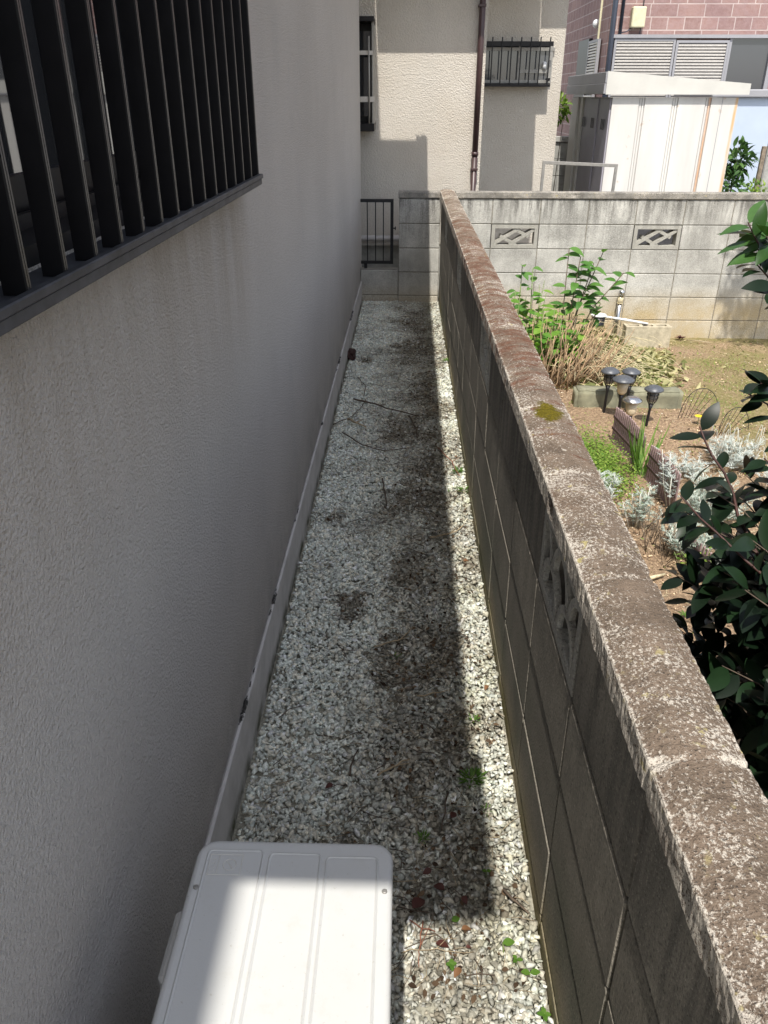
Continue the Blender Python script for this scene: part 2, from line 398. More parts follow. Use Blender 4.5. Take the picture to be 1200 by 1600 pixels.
# ------------------------------------------------------------------ setting
def grid(name, x0, x1, y0, y1, z, st, amp, sc, mat, hole=None):
    nx = int((x1-x0)/st)+1; ny = int((y1-y0)/st)+1; b = MB()
    for j in range(ny):
        for i in range(nx):
            x = x0+(x1-x0)*i/(nx-1); y = y0+(y1-y0)*j/(ny-1)
            b.v.append((x, y, z+amp*noise.noise(Vector((x*sc, y*sc, .3)))+amp*.4*noise.noise(Vector((x*sc*4, y*sc*4, 2.3)))))
    b.f = [(j*nx+i, j*nx+i+1, (j+1)*nx+i+1, (j+1)*nx+i) for j in range(ny-1) for i in range(nx-1)]
    b.sm = [True]*len(b.f); return struct(b.build(name, mat))
b = MB(); b.face([(-150, -150, G-.05), (150, -150, G-.05), (150, 150, G-.05), (-150, 150, G-.05)])
struct(b.build('ground', 'yard_ground'))
grid('garden_ground', .40, 8.0, -1.5, 7.1, G, .05, .018, 2.2, 'garden_soil')
b = MB(); b.box(-.44, .315, -2.5, 7.055, G-.02, -.014); struct(b.build('path', 'path_soil'))

# ------------------------------------------------------------------ house on the left
XR = Matrix.Rotation(-XHS, 4, 'Z')
house = thing('house', 'grey stuccoed house filling the left side, its wall running along the gravel strip', 'house', (XH0, 0, 0))
house.rotation_euler.z = -XHS; house['loc0'] = (0.0, 0.0, 0.0)
# local: wall face at x=0, +x toward alley
WY0, WY1, WZ0, WZ1 = -.30, 2.09, 1.43, 2.41
YE = 7.30
b = MB()
b.box(-.14, 0, -3.5, WY0, .0, 4.45); b.box(-.14, 0, WY1, YE, .0, 4.45)
b.box(-.14, 0, WY0, WY1, .0, WZ0); b.box(-.14, 0, WY0, WY1, WZ1, 4.45)
b.box(-3.2, -.14, YE-.14, YE, 0, 4.45); b.box(-3.2, -3.06, -3.5, YE-.14, 0, 4.45); b.box(-3.06, -.14, -3.5, -3.36, 0, 4.45)
b.build('wall', 'stucco_near', house)
b = MB(); b.box(0.001, .013, -3.5, YE, -.06, .172, .0055); b.build('plinth', 'plinth_paint', house)
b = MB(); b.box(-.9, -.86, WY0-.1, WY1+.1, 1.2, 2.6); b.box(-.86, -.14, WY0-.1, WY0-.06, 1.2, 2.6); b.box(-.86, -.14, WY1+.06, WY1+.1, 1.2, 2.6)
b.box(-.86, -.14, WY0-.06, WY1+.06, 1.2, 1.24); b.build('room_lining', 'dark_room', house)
wn = MB()
wn.box(-.12, -.0, WY0, WY1, WZ0, WZ0+.022); wn.box(-.12, .0, WY0, WY1, WZ1-.03, WZ1); wn.box(-.12, .0, WY0, WY0+.03, WZ0+.022, WZ1-.03); wn.box(-.12, .0, WY1-.03, WY1, WZ0+.022, WZ1-.03)
for k in range(3): wn.box(-.115+.024*k, -.105+.024*k, WY0+.03, WY1-.03, WZ0+.022, WZ0+.060-.010*k)
win = wn.build('window', 'bronze_dark', house)
for (y0, y1, xx) in ((WY0+.03, .93, -.075), (.87, WY1-.03, -.102)):
    s_ = MB(); s_.box(xx, xx+.022, y0, y1, 1.453, 1.51); s_.box(xx, xx+.022, y0, y0+.05, 1.51, WZ1-.03); s_.box(xx, xx+.022, y1-.05, y1, 1.51, WZ1-.03)
    s_.build('sash', 'bronze_dark', win)
    g_ = MB(); g_.box(xx+.008, xx+.013, y0+.05, y1-.05, 1.51, WZ1-.03); g_.build('pane', 'glass_dark', win)
gr = MB()
gr.box(.002, .058, WY0-.08, 2.098, 1.408, 1.4215, .0015); gr.box(.050, .0615, WY0-.08, 2.101, 1.4218, 1.4320, .0015)
gr.box(.002, .0495, WY0-.06, 2.09, 1.4218, 1.4265)
grille = gr.build('window_grille', 'sill_dusty', house)
tp = MB(); tp.box(.002, .060, WY0-.08, 2.11, 2.38, 2.42, .002); tp.build('top_rail', 'bronze_dark', grille)
for k in range(-12, 14):
    y = .873+.0936*k
    q = MB(); q.box(.027, .0505, y-.0038, y+.0038, 1.4268, 2.38); br = q.build('bar', 'bronze_dark', grille)
    q = MB(); q.box(.0506, .0528, y-.0039, y-.0008, 1.4325, 2.38); q.box(.0506, .0528, y+.0008, y+.0039, 1.4325, 2.38); q.build('edge_trim', 'bronze_edge', br)
b = MB()   # low eave over the strip
b.box(0.002, .43, -.56, 6.74, 2.88, 2.92); b.box(.40, .43, -.56, 6.74, 2.92, 2.96)
b.build('eave_soffit', 'soffit', house)
b = MB(); b.prism([(0.002, 2.925), (.395, 2.925), (.395, 2.96), (0.002, 3.10)], -.58, 6.62)
for k in range(24): b.tube([(.01, -.55+.305*k, 3.11), (.42, -.55+.305*k, 2.975)], .026, 6)
b.build('roof', 'dark_roof', house)
gt = MB(); gt.tube([(.463, -.56, 2.93), (.463, 6.74, 2.93)], .035, 10); gt.box(.45, .525, -.535, -.07, 2.86, 2.93, .01); gt.build('gutter', 'brown_pipe', house)  # box under the gutter is added to notch the eave's shadow edge
b = MB(); b.prism([(-3.25, 4.45), (.02, 4.45), (.02, 4.51), (-1.6, 5.5), (-3.25, 4.51)], -3.8, YE+.1); b.build('main_roof', 'dark_roof', house)

# ------------------------------------------------------------------ alley block wall
def block_run(axis, c0, c1, starts, lens, z0, z1, b, ch=.003):
    pass
def arc_poly(cx, cz, r0, r1, a0, a1, n=12):
    o = [(cx+r1*math.cos(a0+(a1-a0)*i/n), cz+r1*math.sin(a0+(a1-a0)*i/n)) for i in range(n+1)]
    return o + [(cx+r0*math.cos(a1-(a1-a0)*i/n), cz+r0*math.sin(a1-(a1-a0)*i/n)) for i in range(n+1)]
aw = thing('block_wall', 'low concrete block wall between gravel strip and garden, red moss along its coping', 'wall', (.358, 3, 0))
AX0, AX1 = .3065, .4065
YJ = [.297+.4*k for k in range(-5, 17)] + [7.05]
courses = [(.05+.2*k, .25+.2*k) for k in range(-2, 4)]
vents_y = [1.097, 2.697, 4.297, 5.897]
b = MB(); g2 = .0032
for ci, (z0, z1) in enumerate(courses):
    for i in range(len(YJ)-1):
        y0, y1 = YJ[i], YJ[i+1]
        if ci == 5 and any(abs(y0-v) < .01 for v in vents_y): continue
        dx = rnd.uniform(-.0012, .0012)
        b.box(AX0+dx, AX1+dx, y0+g2, y1-g2, z0+g2, z1-g2, .0035)
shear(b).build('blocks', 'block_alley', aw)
b = MB()
b.box(AX0+.005, AX1-.005, YJ[0], 7.05, -.36, .65-.001)
ye = [YJ[0]] + [q for v in vents_y for q in (v, v+.4)] + [7.05]
for i in range(0, len(ye), 2): b.box(AX0+.005, AX1-.005, ye[i]+.004, ye[i+1]-.004, .651, .849)
shear(b).build('joints', 'mortar_and_shade', aw)
for v in vents_y:
    b = MB(); y0, y1, z0, z1 = v+.004, v+.396, .654, .846; t = .022
    b.box(AX0+.001, AX1, y0, y1, z0, z0+t); b.box(AX0+.001, AX1, y0, y1, z1-t, z1); b.box(AX0+.001, AX1, y0, y0+t, z0+t, z1-t); b.box(AX0+.001, AX1, y1-t, y1, z0+t, z1-t)
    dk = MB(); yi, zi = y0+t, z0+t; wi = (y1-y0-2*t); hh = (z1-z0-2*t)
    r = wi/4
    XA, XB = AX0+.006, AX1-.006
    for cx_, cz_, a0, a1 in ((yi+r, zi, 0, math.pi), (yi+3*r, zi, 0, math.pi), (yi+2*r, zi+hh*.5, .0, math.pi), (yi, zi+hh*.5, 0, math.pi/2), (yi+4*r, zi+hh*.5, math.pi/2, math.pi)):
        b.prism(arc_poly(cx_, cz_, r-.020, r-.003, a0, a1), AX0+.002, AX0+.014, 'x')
        dk.prism(arc_poly(cx_, cz_, r-.0205, r-.0025, a0, a1), AX0+.0142, XB, 'x')  # deeper arches coloured dark to stand in for shade inside the openings
    vb_ = shear(b).build('vent_block', 'block_alley_light', aw); shear(dk).build('hollow', 'mortar_and_shade', vb_)

def coping(name, mat, parent, path_axis, lo, hi, xc, hw, zb, zt, crown, step, rough_amp, grooves=None):
    rough_amp *= .62
    # displaced rounded slab running along an axis
    prof = []
    n = 14
    prof.append((-hw+.004, zb)); prof.append((-hw, zb+.006)); prof.append((-hw, (zb+zt)/2)); prof.append((-hw, zt-.018)); prof.append((-hw, zt-.0035)); prof.append((-hw+.0018, zt-.0006))
    for i in range(n+1):
        t = -1+2*i/n; prof.append((t*(hw-.006), zt+crown*(1-t*t)))
    prof += [(hw-.0018, zt-.0006), (hw, zt-.0035), (hw, zt-.018), (hw, (zb+zt)/2), (hw, zb+.006), (hw-.004, zb)]
    k = len(prof); b = MB(); ny = int((hi-lo)/step)+1
    for j in range(ny+1):
        t = lo+(hi-lo)*j/ny
        gr_ = 0
        if grooves:
            dmin = min(abs(t-g) for g in grooves)
            gr_ = -.0025*max(0, 1-dmin/.006)
        for (u, z) in prof:
            q = Vector((u*1.0, t, z))
            cn_ = noise.noise(q*21); d = rough_amp*(noise.noise(q*45)*.9+noise.noise(q*160)*1.3+noise.noise(q*9)*.45) - (.0025*max(0, cn_-.36)/.3 if abs(u) > hw*.85 else 0) + gr_
            s_ = 1+d/hw
            uu, zz = u*s_, z+(d if z > zt-.01 else 0)
            b.v.append((xc+uu, t, zz) if path_axis == 'y' else (t, xc+uu, zz))
    for j in range(ny):
        for i in range(k): i2 = (i+1) % k; b.f.append((j*k+i, j*k+i2, (j+1)*k+i2, (j+1)*k+i))
    b.f += [tuple(range(k)), tuple(ny*k+i for i in range(k))[::-1]]
    b.sm = [False]*len(b.f)
    return b.build(name, mat, parent)
coping('coping', 'cap_alley', aw, 'y', -1.7, 7.165, .358, .0602, .8515, .902, .011, .0055, .0016, YJ)

# ------------------------------------------------------------------ garden end wall
D = 7.054
gw = thing('block_wall', 'pale weathered concrete block wall closing the far end, with diamond lattice vent blocks', 'wall', (2.5, D+.05, 0))
def xs_(lo, hi): return [lo]+[x for x in [.737+.4*k for k in range(-3, 18)] if lo+.03 < x < hi-.03]+[hi]
b = MB(); mb = MB()
vx = [.737, 1.937, 3.137, 4.337]
for ci, (z0, z1) in enumerate([(.05+.2*k, .25+.2*k) for k in range(-2, 4)]):
    for lo, hi in ((-.046, .3045), (.4115, 6.5)):
        XJ = xs_(lo, hi) if lo > 0 else [lo, hi]
        for i in range(len(XJ)-1):
            if ci == 4 and any(abs(XJ[i]-v) < .01 for v in vx): continue
            dy = rnd.uniform(-.001, .001)
            b.box(XJ[i]+g2, XJ[i+1]-g2, D+dy, D+.1+dy, z0+g2, z1-g2, .0035)
b.build('blocks', 'block_garden', gw)
for lo, hi in ((-.044, .305), (.411, 6.49)):
    mb.box(lo, hi, D+.005, D+.095, -.36, .45); mb.box(lo, hi, D+.005, D+.095, .65, .849)
    if lo < 0: mb.box(lo, hi, D+.005, D+.095, .451, .649)
e_ = [.411]+[q for v in vx for q in (v, v+.4)]+[6.49]
for i in range(0, len(e_), 2): mb.box(e_[i]+.004, e_[i+1]-.004, D+.005, D+.095, .451, .649)
mb.build('joints', 'mortar', gw)
for v in vx:
    b = MB(); x0, x1, z0, z1 = v+.004, v+.396, .454, .646; t = .03
    b.box(x0, x1, D-.001, D+.1, z0, z0+t); b.box(x0, x1, D-.001, D+.1, z1-t, z1); b.box(x0, x0+t, D-.001, D+.1, z0+t, z1-t); b.box(x1-t, x1, D-.001, D+.1, z0+t, z1-t)
    X0, X1, Z0, Z1 = x0+t, x1-t, z0+t, z1-t; W_ = X1-X0; H_ = Z1-Z0
    def strip(p, q, wd, y0, y1):
        p = Vector((p[0], p[1])); q = Vector((q[0], q[1])); n_ = (q-p).normalized(); n_ = Vector((-n_.y, n_.x))*wd
        b.prism([tuple(p+n_), tuple(p-n_), tuple(q-n_), tuple(q+n_)], y0, y1, 'y')
    strip((X0-.002, Z0+H_*.06), (X0+W_*.62, Z1+.002), .013, D+.006, D+.095)
    strip((X0+W_*.38, Z0-.002), (X1+.002, Z1-H_*.06), .013, D+.0065, D+.0945)
    strip((X0+W_*.14, Z0+H_*.52), (X0+W_*.56, Z0-.006), .013, D+.008, D+.093)
    strip((X0+W_*.44, Z1+.006), (X0+W_*.86, Z0+H_*.48), .013, D+.0085, D+.0925)
    b.build('vent_block', 'vent_stone', gw)
coping('coping', 'cap_garden', gw, 'x', -.052, .293, D+.05, .062, .8515, .900, .004, .008, .0016)
GX = [.737+.4*k for k in range(0, 15)]
coping('coping', 'cap_garden', gw, 'x', .425, 6.5, D+.05, .062, .8515, .900, .004, .008, .0016, GX)

lw = thing('low_wall', 'dark low block sill under the black gate at the alley end', 'wall', (-.2, D+.05, 0))
b = MB(); b.box(-.375, -.050, D+.008, D+.1, .053, .262, .004); b.box(-.375, -.050, D+.006, D+.1, -.15, .047, .003); b.build('blocks', 'block_garden', lw)
b = MB(); b.box(-.372, -.0475, D+.014, D+.094, -.3, .255); b.build('joints', 'mortar', lw)
b = MB(); b.box(-.375, -.048, D+.02, D+.09, .264, .272); b.build('rail_track', 'grey_alu', lw)

# ------------------------------------------------------------------ gate
gt_ = thing('gate', 'small black iron gate leaf with thin vertical bars left of the end pillar', 'gate', (-.35, D+.06, .27))
b = MB(); yy = D+.055
for (x0, x1, z0, z1) in ((-.372, -.092, .812, .838), (-.372, -.092, .310, .335), (-.118, -.092, .335, .812)): b.box(x0, x1, yy-.013, yy+.013, z0, z1, .002)
b.build('frame', 'black_iron', gt_)
for x in (-.315, -.245, -.178):
    b = MB(); b.box(x-.0045, x+.0045, yy-.005, yy+.005, .335, .812); b.build('bar', 'black_iron', gt_)
b = MB(); b.box(-.092, -.070, yy-.005, yy+.005, .600, .609); b.box(-.080, -.072, yy-.012, yy+.012, .590, .618); b.build('latch', 'black_iron', gt_)
b = MB(); b.box(-.345, -.318, yy-.010, yy+.010, .262, .310, .002); b.build('hinge', 'black_iron', gt_)

# ------------------------------------------------------------------ neighbour house at the end
YN, YR = 7.70, 9.0
nh = thing('house', 'cream roughcast neighbouring house beyond the alley end with barred windows', 'house', (0, YN, 0))
b = MB()
b.box(-3.0, .668, YN, 12.0, .385, 5.5); b.box(.668, 1.545, YR, 12.0, .1, 5.5)
b.build('wall', 'stucco_far', nh)
b = MB(); b.box(-3.0, .662, YN+.012, 11.9, G-.05, .383); b.box(.67, 1.54, YR+.01, 11.9, G-.05, .099); b.build('foundation', 'concrete_grey', nh)
b = MB(); b.box(-.275, 1.235, YN-.45, 10.4, 2.70, 2.78); b.box(-.275, 1.235, YN-.45, YN-.42, 2.78, 2.9); b.build('eave_soffit', 'soffit', nh)  # unseen eave, run past the corner to cast shade on the recessed wall
b = MB(); b.prism([(YN-.47, 2.905), (YN-.47, 2.94), (10.4, 3.9), (10.4, 2.905)], -.275, 1.24, 'x'); b.build('roof', 'dark_roof', nh)
b = MB(); b.box(1.26, 1.9, YR-.46, YR+.02, 2.98, 3.06); b.build('side_eave', 'soffit', nh)
dp = MB(); dp.tube([(.612, YN-.045, -.3), (.614, YN-.045, 1.16)], .024, 12); dp.tube([(.614, YN-.045, 1.16), (.618, YN-.045, 2.72)], .026, 12)
dp.tube([(.614, YN-.045, 1.14), (.614, YN-.045, 1.17)], .031, 12)
dpo = dp.build('downspout', 'brown_pipe', nh)
b = MB()
for z in (1.02, 2.25):
    b = MB(); b.box(.583, .645, YN-.074, YN-.001, z, z+.02, .002); b.build('bracket', 'brown_pipe', dpo)
pp = MB(); pp.tube([(-3, YN-.06, .44), (.3, YN-.06, .44)], .027, 10); pp.build('drain_pipe', 'grey_pipe', nh)
b = MB(); b.box(-3, .3, YN-.045, YN-.001, .375, .390); b.build('ledge', 'alu_light', nh)
# right window behind bars
WX0, WX1 = .80, 1.435
b = MB(); f0 = YR-.028
b.box(WX0-.1, WX1, f0, YR+.004, 2.045, 2.075); b.box(WX0-.1, WX1, f0, YR+.004, 1.715, 1.75); b.box(WX1-.03, WX1, f0, YR+.004, 1.75, 2.045); b.box(1.10, 1.125, f0+.006, YR+.003, 1.75, 2.045)
b.box(1.12, WX1-.03, f0+.004, YR+.004, 1.81, 1.84)
b.box(WX0-.1, WX1+.015, f0-.004, YR+.003, 2.0, 2.028)
wr = b.build('window', 'grey_alu', nh)
b = MB(); b.box(WX0-.1, WX1-.03, YR-.010, YR-.004, 1.75, 2.045); b.build('pane', 'glass_grey', wr)
b = MB(); b.lathe(1.36, YR-.020, [(.022, 1.842), (.022, 1.90), (.012, 1.908)], 12); b.build('soap_bottle', 'white_plastic', wr)
gb = MB(); yg = YR-.135
gb.box(.69, 1.415, yg-.01, YR-.002, 1.69, 1.712, .002); gb.box(.69, 1.415, yg+.012, yg+.024, 1.715, 1.722)
gb.box(.69, 1.415, yg+.005, yg+.017, 2.035, 2.075)
gg = gb.build('window_grille', 'bronze_dark', nh)
b = MB(); b.box(1.395, 1.41, yg+.0, YR-.03, 1.74, 1.765, .002); b.build('side_bracket', 'bronze_dark', gg)
for k in range(8):
    x = .735+.0925*k
    b = MB(); b.box(x-.0055, x+.0055, yg-.005, yg+.0045, 1.700, 2.11); b.build('bar', 'bronze_dark', gg)
# left bay with grille, seen end on
b = MB(); yb = YN-.32
b.box(-1.1, -.262, yb, YN-.002, 1.34, 1.40, .003); b.box(-1.1, -.262, yb-.02, YN-.002, 2.13, 2.165, .003)
b.box(-1.1, -.285, YN-.05, YN-.001, 1.40, 2.13)
bw = b.build('bay_window', 'bronze_dark', nh)
b = MB(); b.box(-1.05, -.30, YN-.058, YN-.051, 1.45, 2.08); b.build('pane', 'glass_grey', bw)
b = MB(); b.box(-1.1, -.262, yb+.02, yb+.045, 1.56, 1.60); b.box(-1.1, -.275, yb+.02, yb+.045, 1.90, 1.93); b.build('crossbar', 'alu_light', bw)
for k in range(8):
    b = MB(); x = -.305-.095*k; b.tube([(x, yb+.008, 1.40), (x, yb+.008, 2.03)], .007, 8); b.build('bar', 'grey_alu', bw)
b = MB(); b.box(-.283, -.270, yb+.05, YN-.002, 1.40, 2.13); b.build('side_panel', 'grey_alu', bw)

# ------------------------------------------------------------------ storage shed
sh = thing('storage_shed', 'cream metal storage shed with rust streaks behind the far block wall', 'shed', (2.7, 9.6, G))
SX0, SX1, SY0, SY1 = 2.07, 3.325, 9.0, 10.9
b = MB(); b.box(SX0+.01, SX1, SY0+.01, SY1, G+.05, 1.60)
b.build('body', 'shed_panel', sh)
b = MB(); b.box(SX0-.06, SX1+.05, SY0-.06, SY1, G, .36); b.build('base', 'dark_roof', sh)  # dark base added so the openings of the lattice vents look shaded
px = [SX0, 2.37, 2.70, 3.03, SX1+.002]
for i in range(4):
    b = MB(); b.box(px[i]+(.028 if i else .002), px[i+1]-(.028 if i < 3 else 0), SY0-.008, SY0+.009, G+.05, 1.60, .003)
    b.build('wall_panel', 'shed_panel', sh)
for x in (px[1], px[2], px[3]):
    b = MB(); b.box(x-.022, x-.003, SY0-.002, SY0+.0085, G+.05, 1.598, .002); b.box(x+.003, x+.022, SY0-.002, SY0+.0085, G+.05, 1.598, .002); b.build('seam_strip', 'shed_panel', sh)
b = MB(); b.box(3.165, 3.170, SY0-.0105, SY0-.008, G+.05, 1.598); b.build('seam_strip', 'shed_grey', sh)
b = MB()
b.prism([(1.985, 1.625), (3.40, 1.625), (3.40, 1.722), (1.985, 1.828)], SY0-.06, SY0-.04)
b.build('roof_fascia', 'shed_trim', sh)
b = MB(); b.prism([(1.986, 1.63), (3.398, 1.63), (3.398, 1.718), (1.986, 1.824)], SY0-.039, SY1+.1); b.build('roof', 'shed_trim', sh)
b = MB(); b.box(1.962, 1.984, SY0-.058, SY1+.1, 1.63, 1.72, .002); b.box(1.968, 1.984, SY0-.058, SY1+.1, 1.725, 1.820, .002); b.build('gutter', 'shed_grey', sh)
b = MB()
for i, (y0, y1) in enumerate([(9.02, 9.50), (9.52, 9.98), (10.0, 10.3)]):
    q = MB(); q.box(SX0-.012-.010*(i % 2), SX0+.008, y0, y1, G+.1, 1.59, .003)
    d_ = q.build('door', 'shed_door', sh)
    q = MB()
    for k in range(3): q.box(SX0-.026, SX0-.0225, y0+.12+.06*k, y0+.145+.06*k, 1.30, 1.40)
    q.build('vent_slot', 'black_iron', d_)
b = MB(); b.box(SX0-.03, SX0+.008, 10.32, 10.45, G+.05, 1.60, .003); b.box(SX0-.05, SX0+.008, 10.5, 10.88, G+.05, 1.60, .003); b.build('door_frame', 'shed_trim', sh)

# ------------------------------------------------------------------ brick tiled house
BX, BY = 2.72, 12.5
bh = thing('house', 'mauve brick tiled house with grey louvred shutters in the right background', 'house', (5, 13, G))
b = MB(); b.box(BX, 9.5, BY, BY+.1, G, 5.5); b.build('front_wall', 'brick_front', bh)
b = MB(); b.box(BX, BX+.1, BY+.1, 20, G, 5.5); b.build('side_wall', 'brick_side', bh)
b = MB(); b.box(BX-.5, 10, BY-.5, 20.5, 5.5, 5.7); b.box(BX+.1, 9.4, BY+.1, 20, 5.38, 5.49); b.build('roof', 'dark_roof', bh)
def louvre(parent, axis, p0, p1, z0, z1, c, out):
    # slatted shutter panel along an axis, c = wall plane, out = outward sign
    fr = MB(); sl = MB()
    def bx(B, a0, a1, t0, t1, zz0, zz1, ch=0):
        if axis == 'x': B.box(a0, a1, min(c+out*t0, c+out*t1), max(c+out*t0, c+out*t1), zz0, zz1, ch)
        else: B.box(min(c+out*t0, c+out*t1), max(c+out*t0, c+out*t1), a0, a1, zz0, zz1, ch)
    for a0, a1, zz0, zz1 in ((p0, p0+.03, z0, z1), (p1-.03, p1, z0, z1), (p0+.03, p1-.03, z0, z0+.03), (p0+.03, p1-.03, z1-.03, z1)): bx(fr, a0, a1, .02, .06, zz0, zz1)
    bx(fr, p0+.03, p1-.03, .018, .026, z0+.03, z1-.03)
    o = fr.build('shutter', 'shed_grey', parent)
    z = z0+.045
    while z < z1-.05: bx(sl, p0+.032, p1-.032, .03, .055, z, z+.022, .003); z += .037
    sl.build('slats', 'alu_light', o)
louvre(bh, 'x', 2.80, 3.62, 1.35, 2.30, BY, -1)
louvre(bh, 'x', 3.63, 4.34, 1.35, 2.28, BY, -1)
b = MB()
b.box(2.77, 4.98, BY-.075, BY-.001, 2.305, 2.345); b.box(4.90, 4.955, BY-.07, BY-.001, 1.35, 2.304); b.box(4.345, 4.375, BY-.05, BY-.001, 1.35, 2.304); b.box(2.77, 4.98, BY-.09, BY-.001, 1.30, 1.349)
w2 = b.build('window', 'shed_grey', bh)
b = MB(); b.box(4.376, 4.899, BY-.030, BY-.022, 1.35, 2.304); b.build('pane', 'glass_grey', w2)
b = MB()
for k in range(11): b.tube([(4.50+.028*k, BY-.012, 1.36), (4.50+.028*k, BY-.012, 2.25)], .013, 6)
louvre(bh, 'y', 12.85, 13.5, 1.0, 2.32, BX, -1)
b = MB(); b.box(BX-.05, BX-.001, 13.52, 14.3, .95, 2.36); w3 = b.build('window', 'bronze_dark', bh)
b = MB(); b.tube([(2.86, BY-.05, 2.34), (2.86, BY-.05, 5.4)], .022, 8); b.tube([(BX+.035, BY-.05, G), (BX+.035, BY-.05, 5.4)], .035, 10); b.build('downspout', 'navy_pipe', bh)
b = MB(); b.tube([(BX-.04, 12.95, G), (BX-.04, 12.95, 5.4)], .016, 8); b.build('conduit', 'beige_plastic', bh)
b = MB(); b.box(2.98, 3.16, BY-.12, BY-.001, 2.42, 2.66, .012); ub = b.build('meter_box', 'beige_plastic', bh)
b = MB(); b.tube([(3.0, BY-.05, 2.42), (2.95, BY-.04, 2.38), (2.85, BY-.02, 2.36)], .007, 6); b.tube([(3.13, BY-.03, 2.42), (3.13, BY-.03, 2.35)], .007, 6); b.tube([(3.13, BY-.03, 2.66), (3.15, BY-.02, 5.4)], .007, 6); b.build('cable', 'navy_pipe', ub)
b = MB(); b.lathe(0, 0, [(.055, 0), (.055, .05), (.04, .075), (.012, .085)], 14, M4=Matrix.Translation((BX-.001, 13.2, 2.52)) @ Matrix.Rotation(-math.pi/2, 4, 'Y')); b.build('vent_hood', 'white_plastic', bh)

bp = thing('storage_unit', 'pale blue sheet metal storage unit with grey top rail right of the cream shed', 'shed', (5, 11, G))
b = MB(); b.box(3.62, 6.2, 10.6, 12.0, G, 1.60, .006); b.build('body', 'blue_panel', bp)
b = MB(); b.box(3.58, 6.25, 10.54, 12.05, 1.601, 1.685, .01); b.build('top_rail', 'shed_grey', bp)

bw2 = thing('block_wall', 'short grey block wall between cream house and shed', 'wall', (1.9, 10.7, G))
b = MB()
for k in range(7):
    for i in range(3): b.box(1.58+.4*i, 1.977+.4*i, 11.2, 11.3, G+.2*k+.003, G+.2*k+.197, .004)
b.build('blocks', 'concrete_grey', bw2)
b = MB(); b.box(1.57, 2.79, 11.17, 11.33, 1.093, 1.155, .006); b.build('coping', 'concrete_grey', bw2)

# leaning frame
fr = thing('screen_frame', 'empty grey aluminium screen frame standing behind the far block wall', 'frame', (1.5, 7.4, G))
b = MB(); P0, P1, P2, P3 = Vector((1.165, 7.42, G)), Vector((1.19, 7.42, 1.118)), Vector((1.815, 7.44, 1.092)), Vector((1.79, 7.44, G))
def bar(B, p, q, wd, th):
    d_ = (q-p); L_ = d_.length; d_ = d_/L_; n_ = Vector((0, 1, 0)); s2 = d_.cross(n_).normalized()
    Mx = Matrix((s2, n_, d_)).transposed().to_4x4(); Mx.translation = p
    B.box(-wd/2, wd/2, -th/2, th/2, 0, L_, .002, Mx)
bar(b, P0, P1-Vector((0, 0, .026)), .024, .018); bar(b, P1+Vector((-.012, 0, -.013)), P2+Vector((.012, 0, -.013)), .026, .0185); bar(b, P3, P2-Vector((0, 0, .027)), .024, .018)
b.build('rails', 'grey_alu', fr)

# post far right
po = thing('wooden_post', 'grey weathered wooden stake in front of the pale blue storage unit', 'post', (4.03, 9.8, G))
b = MB(); b.box(3.985, 4.03, 9.78, 9.82, G, 1.12, .004, ); b.build('stake', 'weathered_wood', po)
b = MB(); b.box(4.04, 4.055, 9.79, 9.81, G, 1.25); b.build('rod', 'grey_alu', po)
ub2 = thing('concrete_post', 'short grey concrete post at the right edge beyond the far wall', 'post', (4.2, 9.9, G))
b = MB(); b.box(4.09, 4.30, 9.9, 10.05, G, 1.02, .006); b.box(4.08, 4.31, 9.89, 10.06, 1.021, 1.08, .004); b.build('post_body', 'concrete_grey', ub2)

# ------------------------------------------------------------------ air conditioner outdoor unit
AXa, AXb, AYa, AYb, AH = -.312, -.004, .06, .868, .55
ac = thing('air_conditioner', 'white air conditioner outdoor unit in the near foreground beside the house wall', 'air conditioner', ((AXa+AXb)/2, .46, 0))
def rrect(x0, x1, y0, y1, r, n=6):
    o = []
    for cx, cy, a0 in ((x1-r, y1-r, 0), (x0+r, y1-r, 90), (x0+r, y0+r, 180), (x1-r, y0+r, 270)):
        o += [(cx+r*math.cos(R(a0+90*i/n)), cy+r*math.sin(R(a0+90*i/n))) for i in range(n+1)]
    return o
def loft(B, rings, closed_top=True, smooth=True):
    n = len(rings[0]); vs = [p for r_ in rings for p in r_]
    fs = [(i*n+j, i*n+(j+1) % n, (i+1)*n+(j+1) % n, (i+1)*n+j) for i in range(len(rings)-1) for j in range(n)]
    b0 = len(B.v); B.add(vs, fs, smooth)
    B.f.append(tuple(b0+(len(rings)-1)*n+j for j in range(n))); B.sm.append(False)
    B.f.append(tuple(b0+j for j in range(n))[::-1]); B.sm.append(False)
def ring(ins, z, r): return [(x, y, z) for x, y in rrect(AXa+ins, AXb-ins, AYa+ins, AYb-ins, max(r-ins, .004))]
b = MB(); loft(b, [ring(.006, .06, .03), ring(.006, AH-.030, .03)], smooth=False); b.build('casing', 'ac_paint', ac)
b = MB(); loft(b, [ring(.001, AH-.029, .03), ring(.0, AH-.026, .03), ring(0, AH-.007, .03), ring(.0015, AH-.0035, .03), ring(.004, AH-.0012, .03), ring(.009, AH, .03)])
top = b.build('top_panel', 'ac_paint', ac)
b = MB(); zt = AH+.0004
def ridge(pts, r=.0022):
    pts = [Vector((p[0], p[1], zt)) for p in pts]; pts.append(pts[0])
    for p, q in zip(pts[:-1], pts[1:]):
        d_ = (q-p).normalized(); s2 = Vector((-d_.y, d_.x, 0))*r
        b.add([p-s2, p+Vector((0, 0, .0016)), p+s2, q-s2, q+Vector((0, 0, .0016)), q+s2], [(0, 1, 4, 3), (1, 2, 5, 4), (0, 2, 1), (3, 4, 5)], False)
for x0, x1, y1 in ((-.293, -.207, .846), (-.196, -.117, .842), (-.107, -.028, .838)): ridge(rrect(x0, x1, .085, y1, .007, 3))
b.build('ribs', 'ac_paint', top)
b = MB()
